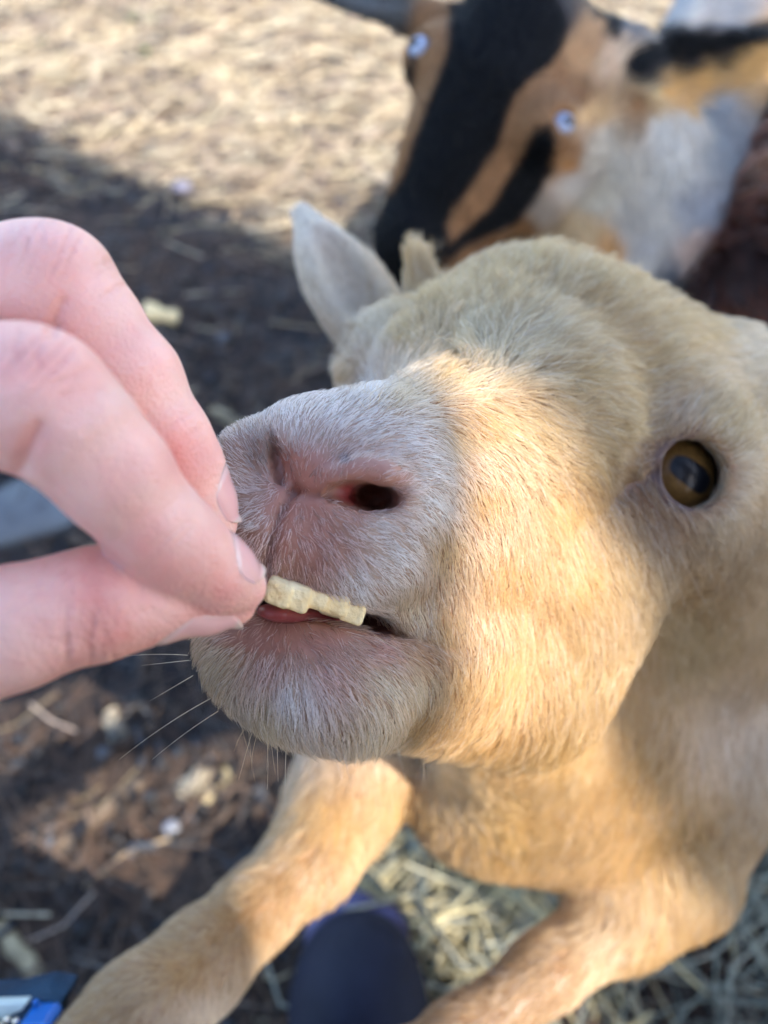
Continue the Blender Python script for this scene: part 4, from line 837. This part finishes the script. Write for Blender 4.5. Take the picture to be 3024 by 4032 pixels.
# pebbles, chips, twigs, a board
def pebble_mesh(seed, r):
    g = np.random.default_rng(seed); me = sphere_mesh('pebble', 1.0, 16, 10); co = np.array([v.co for v in me.vertices]); co *= 1 + .12 * lownoise(co, 1.2, seed)[:, :1]; co *= np.array([1, .85, .6]) * r
    me.vertices.foreach_set('co', co.astype(np.float32).ravel()); return me
M_peb = [noisy('pebble_%s' % n, a, b, 40, .7, .2) for n, a, b in (('pale', (.20, .21, .24), (.30, .30, .32)), ('grey', (.11, .11, .12), (.18, .175, .18)), ('lilac', (.15, .14, .18), (.22, .21, .27)))]
for i, (px, py, r, k, lb_) in enumerate(((666, 3251, .009, 0, 'small round pale pebble left of the tan goat\'s foreleg, upper of two'), (518, 3338, .0085, 0, 'small round pale pebble left of the tan goat\'s foreleg, lower of two'), (185, 3312, .008, 1, 'small grey pebble near the left edge below the thumb'),
                                    (715, 735, .020, 2, 'lilac-grey flat stone on the shaded ground above the fingers'), (880, 1320, .013, 1, 'grey stone between the middle finger and the upright ear'), (400, 2960, .008, 1, 'grey pebble below the thumb on brown soil'))):
    me = pebble_mesh(i + 3, r); me.materials.append(M_peb[k]); p = gpoint(px, py); o = bpy.data.objects.new('pebble', me); sc.collection.objects.link(o)
    o.location = (p[0], p[1], hgt(p[0], p[1]) - .012 + r * .45); o.rotation_euler = (0, 0, i * 1.1); tag(o, lb_, 'pebble', 'pebbles on the ground')
def chip(name, p0, p1, w_, h_, mat, label, cat, seed=0):
    a, b = gpoint(*p0), gpoint(*p1); L_ = np.linalg.norm(b - a); g = np.random.default_rng(seed); nseg = 8; vs = []; fs = []
    d = unit(b - a); s_ = np.array([-d[1], d[0], 0])
    for i in range(nseg + 1):
        t = i / nseg; c = a + (b - a) * t + s_ * g.normal() * w_ * .08; ww = w_ * (.8 + .35 * g.random()) * (.6 if i in (0, nseg) else 1)
        z0 = hgt(c[0], c[1]) - .014
        for (p, q) in ((-.5, .05), (-.42, .9), (0, 1), (.42, .92), (.5, .05)): vs.append(tuple(c + s_ * p * ww + np.array([0, 0, z0 + q * h_])))
    for i in range(nseg):
        for j in range(5): k = (j + 1) % 5; fs.append((i * 5 + j, i * 5 + k, (i + 1) * 5 + k, (i + 1) * 5 + j))
    fs += [tuple(range(5)), tuple(nseg * 5 + j for j in range(4, -1, -1))]
    return tag(mesh_from(name, vs, fs, mat), label, cat)
M_chip = noisy('pale_wood', (.30, .25, .17), (.48, .41, .30), 50, .7, .3); M_stick = noisy('straw_stalk', (.34, .27, .15), (.56, .46, .28), 60, .6, .2); M_board = noisy('weathered_board', (.10, .105, .115), (.19, .195, .205), 14, .75, .4); M_tw = noisy('brown_twig', (.10, .07, .05), (.22, .16, .11), 60, .8, .4)
chip('wood_chip', (700, 3125), (850, 2975), .024, .008, M_chip, 'pale split wood chip lying left of the tan goat\'s foreleg', 'wood chip', 1)
chip('wood_chip', (790, 3150), (900, 3020), .018, .007, M_stick, 'tan wood chip just right of the paler chip', 'wood chip', 2)
chip('wood_chip', (420, 2790), (470, 2900), .022, .007, M_chip, 'short pale wood chip below the thumb', 'wood chip', 3)
chip('straw_stalk', (-60, 3560), (175, 3905), .018, .010, M_stick, 'thick dry straw stalk at the lower left edge', 'straw', 4)
chip('straw_stalk', (830, 1600), (1080, 1760), .022, .010, M_stick, 'thick tan stalk between the fingertips and the goat\'s nose', 'straw', 5)
chip('straw_stalk', (-40, 655), (400, 705), .010, .006, M_stick, 'long thin pale stalk at the upper left', 'straw', 6)
chip('straw_stalk', (330, 620), (900, 480), .010, .006, M_tw, 'long thin brown stalk across the upper left ground', 'straw', 7)
chip('straw_stalk', (1180, 3930), (1330, 3740), .020, .010, M_stick, 'greenish stalk lying beside the dark boot', 'straw', 8)
chip('board', (-700, 2080), (330, 1960), .11, .022, M_board, 'weathered grey board on the ground behind the fingers', 'board', 9)
chip('twig', (200, 3330), (560, 3060), .018, .010, M_tw, 'brown twig on the soil below the thumb', 'twig', 10)
p = gpoint(640, 1262)
cr = mesh_from('cracker', (kv - kv.mean(0)) * .028 @ np.array([[1, 0, 0], [0, .3, 1], [0, -.9, .3]]) * np.array([.8, .9, 1.0]) + np.array([p[0], p[1], .014]), kq, M_crk); tag(cr, 'dropped pale cracker on the ground beside the middle finger', 'cracker')
# small green weeds far off
M_leaf = noisy('weed_leaf', (.05, .10, .03), (.10, .18, .06), 60, .5, .1)
for i, (px, py, lb_) in enumerate(((110, 170, 'low green weed in the upper left corner'), (560, 60, 'low green weed at the top edge left of the sunlit straw'), (590, 210, 'low green weed below the one at the top edge'))):
    p = gpoint(px, py); g = np.random.default_rng(i + 40); vs = []; fs = []
    for k in range(16):
        a = g.uniform(0, 6.28); d = np.array([math.cos(a), math.sin(a), g.uniform(.2, .9)]); d = unit(d); s_ = unit(np.cross(d, [0, 0, 1.])); L_ = g.uniform(.03, .065); u_ = np.cross(s_, d); o = len(vs); b = p + np.array([0, 0, -.012])
        for t, ww in ((0, .1), (.35, 1), (.7, .8), (1, .05)):
            c = b + d * L_ * t + np.array([0, 0, -.02 * t * t]); vs += [tuple(c - s_ * ww * .009), tuple(c + u_ * -.003), tuple(c + s_ * ww * .009)]
        for r in range(3): fs += [(o + 3 * r, o + 3 * r + 1, o + 3 * r + 4, o + 3 * r + 3), (o + 3 * r + 1, o + 3 * r + 2, o + 3 * r + 5, o + 3 * r + 4)]
    tag(mesh_from('weed', vs, fs, M_leaf), lb_, 'weed', 'weeds in the far ground')
# ------------------------------------------------------------------ the photographer (mostly behind the lens): jacket, trousers, boots, phone hand
def world_field(lo, hi, st): return Field(*[np.arange(l, h, st) for l, h in zip(lo, hi)])
def wmesh(name, f, mat, parent, it=3, cols=None):
    v, q = f.mesh(); v = relax(v, q, it); return mesh_from(name, v * .01, q, mat, parent, cols=None if cols is None else np.tile(cols, (len(v), 1)))
LW = to_world(C(-1050, 1850, 15.2)) * 100        # left wrist side of the feeding hand, cm
f = world_field((-75, -95, 30), (70, 30, 135), 1.0)
sl, sr = np.array([-21, -44, 92.]), np.array([21, -44, 92.])
f.cap((0, -50, 50), (0, -46, 86), 15, 16, 5, flat=np.array([0, 1., 0]), ff=1.4); f.cap(sl, sr, 8, 8, 5)
el_l = np.array([-36, -22, 70.]); f.chain([(sl, 7), (el_l, 5), (LW + np.array([-8.5, -1, -1.]), 3.9), (LW + np.array([-4.2, -.6, -.4]), 3.7)], 3)
el_r = np.array([13, -30, 71.]); f.chain([(sr, 7), (el_r, 5.2), (np.array([9.8, -8.5, 87.]), 4.2), (np.array([9.6, -6.5, 88.5]), 4.0)], 3)
M_jk = noisy('jacket_cloth', (.035, .04, .055), (.06, .065, .085), 120, .85, .4)
wmesh('jacket', f, M_jk, person)
f = world_field((-18, -75, 92), (18, -20, 140), .8)
f.ell((0, -42, 114), (7.6, 9.6, 11.5), k=2); f.cap((0, -47, 98), (0, -44, 106), 5.5, 5.2, 3); f.ell((0, -33.5, 110), (4.8, 3, 6), k=3); f.cap((0, -32.4, 114), (0, -30.6, 110.5), .9, 1.5, 1.2)
for s_ in (-1, 1): f.ell((7.8 * s_, -43, 112.5), (.9, 1.8, 3), k=.8)
f.ell((0, -32.5, 105.5), (2.2, .9, .5), k=.6)
wmesh('head', f, M_skin, person, cols=lin((226, 178, 158)))
f = world_field((-20, -75, 96), (20, -20, 142), .9)
f.ell((0, -44.5, 117.5), (8.8, 10.6, 10.5), k=2); f.ell((0, -30, 106), (7.5, 9, 13), k=1, op='sub'); f.ell((0, -50, 106), (7.5, 5, 8), k=2)
wmesh('hair', f, noisy('brown_hair', (.03, .02, .012), (.07, .045, .025), 80, .5, .4), person)
for s_ in (-1, 1): link('eye', sphere_mesh('eye', .0118), plain('eye_white', (.7, .7, .68), .2), person).location = (s_ * .032, -.341, 1.15)
# legs: thighs toward the lens, shins down to the boots
f = world_field((-45, -75, 8), (50, 12, 62), 1.0)
f.cap((0, -52, 44), (0, -50, 52), 15, 14, 4)
f.chain([((-9, -50, 44), 9.5), ((-13, -13, 40), 7.0), ((-6, -9, 22), 5.6), ((-4, -5, 12), 5.2)], 3); f.chain([((9, -50, 44), 9.5), ((27, -16, 40), 7.0), ((29, -24, 22), 5.6), ((30, -25, 12), 5.2)], 3)
wmesh('trousers', f, noisy('navy_trousers', (.012, .016, .035), (.022, .028, .055), 150, .9, .4), person)
M_boot = noisy('navy_rubber', (.006, .008, .022), (.011, .014, .034), 30, .7, .1, spec=.3); M_sole = noisy('boot_sole', (.02, .02, .025), (.04, .04, .05), 60, .8, .3)
M_toe = noisy('boot_rand', (.06, .055, .14), (.11, .10, .20), 40, .5, .1)
def boot(cx, cy, rot):
    def R2(p): c, s = math.cos(rot), math.sin(rot); return (cx + p[0] * c - p[1] * s, cy + p[0] * s + p[1] * c, p[2])
    b = empty('boot', (cx * .01, cy * .01, 0)); b.parent = person; b.matrix_parent_inverse = Matrix.Translation(-Vector(person.location))
    f = world_field((cx - 14, cy - 28, -1), (cx + 14, cy + 18, 27), .5)
    f.chain([(R2((0, -14, 6)), 5.0), (R2((0, -4, 6)), 5.4), (R2((.2, 5, 5.0)), 5.6), (R2((.2, 7.5, 4.6)), 5.2)], 3); f.chain([(R2((0, -14, 6)), 5), (R2((0, -13, 24)), 6.2)], 4)
    f.ell((cx, cy, -40), (60, 60, 41), k=.3, op='sub')
    v, q = f.mesh(); v = relax(v, q, 3); o = mesh_from('boot_upper', v * .01, q, M_boot, None); o.parent = b; o.matrix_parent_inverse = Matrix.Translation(-Vector(b.location))
    f = world_field((cx - 14, cy - 28, -2), (cx + 14, cy + 20, 6), .4)
    f.chain([(R2((0, -15, 1.5)), 5.3), (R2((.2, 6.5, 1.5)), 6.3)], 2, flat=np.array([0, 0, 1.]), ff=3.4)
    v, q = f.mesh(); v = relax(v, q, 2); o = mesh_from('sole', v * .01, q, M_sole, None); o.parent = b; o.matrix_parent_inverse = Matrix.Translation(-Vector(b.location))
    f = world_field((cx - 14, cy - 2, -1), (cx + 14, cy + 20, 8), .4)
    f.chain([(R2((-4.6, 6, 3.0)), 1.6), (R2((-2.6, 11.2, 3.0)), 1.8), (R2((.2, 12.6, 3.0)), 1.8), (R2((3.0, 11.2, 3.0)), 1.8), (R2((5.0, 6, 3.0)), 1.6)], 1)
    v, q = f.mesh(); v = relax(v, q, 2); o = mesh_from('toe_rand', v * .01, q, M_toe, None); o.parent = b; o.matrix_parent_inverse = Matrix.Translation(-Vector(b.location))
boot(-2.2, -3.2, 0.06); boot(31, -21, -.25)
# the phone right behind the lens and the hand that holds it
phone = empty('phone', (0, -.02, CAM_H - .05), 'black phone the picture is taken with, held behind the lens', 'phone')
M_ph = plain('phone_glass', (.01, .01, .012), .2); cw = np.array([[-6.0, -12.6], [1.4, 1.4]])
def slab(name, x0, x1, y0, y1, z0, z1, mat, r=.8, parent=phone):
    f = Field(np.arange(x0 - .6, x1 + .6, .2), np.arange(y0 - .6, y1 + .6, .25), np.arange(z0 - .4, z1 + .4, .1))
    X, Y, Z = f.X[:, None, None], f.Y[None, :, None], f.Z[None, None, :]
    qx = np.abs(X - (x0 + x1) / 2) - (x1 - x0) / 2 + r; qy = np.abs(Y - (y0 + y1) / 2) - (y1 - y0) / 2 + r
    d2 = np.hypot(np.maximum(qx, 0), np.maximum(qy, 0)) + np.minimum(np.maximum(qx, qy), 0) - r
    f.F = np.maximum(d2, np.abs(Z - (z0 + z1) / 2) - (z1 - z0) / 2).astype(np.float32); v, q = f.mesh(); return mesh_from(name, to_world(v), q, mat, parent, smooth_sh=False)
slab('case', -5.9, 1.3, -13.2, 1.5, .45, 1.25, M_ph); slab('screen', -5.6, 1.0, -12.9, 1.2, 1.27, 1.33, plain('phone_screen', (.02, .02, .025), .1))
f = Field(np.arange(-4, 17, .3), np.arange(-14, 9, .3), np.arange(-1.5, 18, .3))
for i, y in enumerate((3.6, 1.5, -.6, -2.6)): f.chain([(np.array([8.6, y, 4.6]), 1.25), (np.array([6.4, y - .2, 2.4]), 1.05), (np.array([3.6, y - .6 - .25 * i, .9]), .9), (np.array([1.75, y * .6 - 1.5, .75]), .75)], .5)
f.chain([(np.array([8.6, -3.5, 5.4]), 1.5), (np.array([5.2, -4.6, 3.6]), 1.1), (np.array([1.2, -4.2, 2.2]), .85)], .6)
f.ell(np.array([9.0, .3, 5.2]), (2.6, 4.6, 2.2), k=1.5); f.cap(np.array([9.6, 1.5, 6.0]), from_world((.098, -.075, .878)), 3.3, 3.0, 2)
v, q = f.mesh(); v = relax(v, q, 3); mesh_from('hand', to_world(v), q, M_skin, person, cols=np.tile(lin((226, 178, 158)), (len(v), 1)))
# bench under the photographer
bench = empty('bench', (0, -.52, 0), 'low wooden bench under the photographer', 'bench'); M_bw = noisy('bench_wood', (.16, .10, .06), (.30, .20, .12), 20, .7, .3)
def wbox(name, lo, hi, mat, parent):
    x0, y0, z0 = lo; x1, y1, z1 = hi; v = [(x, y, z) for x in (x0, x1) for y in (y0, y1) for z in (z0, z1)]
    return mesh_from(name, v, [(0, 1, 3, 2), (4, 6, 7, 5), (0, 4, 5, 1), (2, 3, 7, 6), (0, 2, 6, 4), (1, 5, 7, 3)], mat, parent, smooth_sh=False)
for i in range(3): wbox('plank', (-.6, -.70 + i * .125, .31), (.6, -.58 + i * .125, .345), M_bw, bench)
for x in (-.5, .46): wbox('leg', (x, -.68, -.02), (x + .05, -.62, .309), M_bw, bench); wbox('leg', (x, -.42, -.02), (x + .05, -.36, .309), M_bw, bench)
# blue thing on the lap at the lower left
bo = empty('pouch', tuple(to_world(C(60, 4150, 29))), 'glossy blue and pale case with metal studs at the lower left corner', 'pouch')
M_bl = plain('blue_plastic', (.0, .14, .55), .25, **{'Coat Weight': .5}); M_db = noisy('dark_blue_cloth', (.004, .02, .05), (.008, .05, .11), 40, .6, .3); M_wp = plain('pale_panel', (.55, .66, .66), .4); M_st = plain('bright_metal', (.75, .72, .65), .18, Metallic=1.0)
def cslab(name, pts, d0, d1, mat):
    n = len(pts); v = [C(x, y, d0) for x, y in pts] + [C(x, y, d0) + np.array([0, 0, -(d1 - d0)]) for x, y in pts]
    fs = [tuple(range(n))[::-1], tuple(range(n, 2 * n))] + [(i, (i + 1) % n, n + (i + 1) % n, n + i) for i in range(n)]
    o = mesh_from(name, to_world(np.array(v)), fs, mat, bo, smooth_sh=False); bv = o.modifiers.new('bevel', 'BEVEL'); bv.width = .0006; bv.segments = 2; return o
cslab('cloth', [(-335, 4425), (-335, 3985), (25, 3960), (145, 3930), (240, 3950), (190, 4057), (145, 4425)], 29.2, 31, M_db)
cslab('panel', [(-335, 4035), (-335, 3960), (-35, 3955), (105, 3950), (85, 3980), (25, 4010), (-85, 4035)], 28.7, 29.15, M_wp)
cslab('clip', [(77, 4225), (77, 4033), (170, 4031), (191, 4047), (180, 4225)], 27.9, 29.15, M_bl)
for x, y, r in ((140, 3947, .12), (166, 4008, .15)): o = link('bead', sphere_mesh('bead', r * .01, 16, 10), M_bl, bo); o.matrix_parent_inverse = Matrix.Translation(-bo.location); o.location = to_world(C(x, y, 28.9))
for x, y in ((-20, 4022), (32, 4014), (68, 4022), (5, 4040)):
    o = link('stud', sphere_mesh('stud', .0016, 16, 10), M_st, bo); o.matrix_parent_inverse = Matrix.Translation(-bo.location); o.location = to_world(C(x, y, 28.4)); o.scale = (1, 1, 1.8)
# ------------------------------------------------------------------ two unseen pine trunks, added and shaped to leave a narrow strip of sun
sh = np.array([to_sun.x, to_sun.y]); sh = sh / np.linalg.norm(sh); rr = np.array([-sh[1], sh[0]])
M_bark = noisy('pine_bark', (.06, .04, .03), (.20, .13, .09), 14, .9, .7, bump_scale=40); M_ndl = noisy('pine_foliage', (.02, .05, .015), (.05, .10, .03), 3, .6, 0)
def pine(r0, r1, dist, label, seed, lean=0.0, zref=2.0, top=9.0):  # unseen sun blocker; trunk edges set by the wanted shadow lines
    tc_ = rr * (r0 + r1) / 2 + sh * dist; trad = (r1 - r0) / 2
    tree = empty('shade_pine', (tc_[0] - rr[0] * lean * zref, tc_[1] - rr[1] * lean * zref, 0), label, 'tree', 'unseen pines added for shade')
    nu, nz = 72, 90; vs = []; ph = seed * 1.7
    for j in range(nz + 1):
        z = top * (j / nz) ** 1.25; off = rr * lean * (z - zref); r = trad * (1 - .035 * (z - 2)) * (1 + .35 * math.exp(-z / .18))
        for i in range(nu):
            a = 2 * math.pi * i / nu; k = 1 + .018 * math.sin(11 * a + 2.2 * math.sin(2.1 * z) + ph) + .010 * math.sin(23 * a + 5 * z) + .006 * math.sin(z * 31 + 5 * a)
            vs.append((tc_[0] + off[0] + r * k * math.cos(a), tc_[1] + off[1] + r * k * math.sin(a), z - .05))
    fs = [(j * nu + i, j * nu + (i + 1) % nu, (j + 1) * nu + (i + 1) % nu, (j + 1) * nu + i) for j in range(nz) for i in range(nu)]
    if lean: fs = fs + [tuple(nz * nu + i for i in range(nu))]
    mesh_from('trunk', np.array(vs), fs, M_bark, tree)
    if lean: return
    g = np.random.default_rng(77 + seed); lv, lf, bvv, bff = [], [], [], []
    for k in range(60):
        z = g.uniform(5.2, 9.6); a = g.uniform(0, 6.28); L_ = (10.2 - z) * g.uniform(.28, .5); b = np.array([tc_[0], tc_[1], z]); d = unit(np.array([math.cos(a), math.sin(a), g.uniform(-.05, .3)]))
        s_ = unit(np.cross(d, [0, 0, 1.])); u_ = np.cross(s_, d); o = len(bvv)
        for t in (0, 1):
            for p in range(5): q = p / 5 * 6.28; bvv.append(b + d * L_ * t + (s_ * math.cos(q) + u_ * math.sin(q)) * (.03 * (1 - .8 * t)))
        bff += [(o + p, o + (p + 1) % 5, o + 5 + (p + 1) % 5, o + 5 + p) for p in range(5)]
        for m_ in range(130):
            c = b + d * L_ * g.uniform(.25, 1.05) + g.normal(size=3) * .16; e = unit(g.normal(size=3) + d) * g.uniform(.08, .16); w_ = unit(np.cross(e, g.normal(size=3))) * .006; o = len(lv); lv += [c - w_, c + w_, c + e]; lf.append((o, o + 1, o + 2))
    mesh_from('limbs', np.array(bvv), bff, M_bark, tree); mesh_from('crown', np.array(lv), np.array(lf), M_ndl, tree, smooth_sh=False)['kind'] = 'stuff'
pine(.137, .90, 2.05, 'unseen thick upright pine behind the photographer, added to shade the forehead and ground', 0)
pine(-.50, .044, 1.2, 'unseen leaning pine snag behind the photographer, added to shade the hand and nose', 1, .55, 1.82, 3.4)
print('all', time.time() - T0)
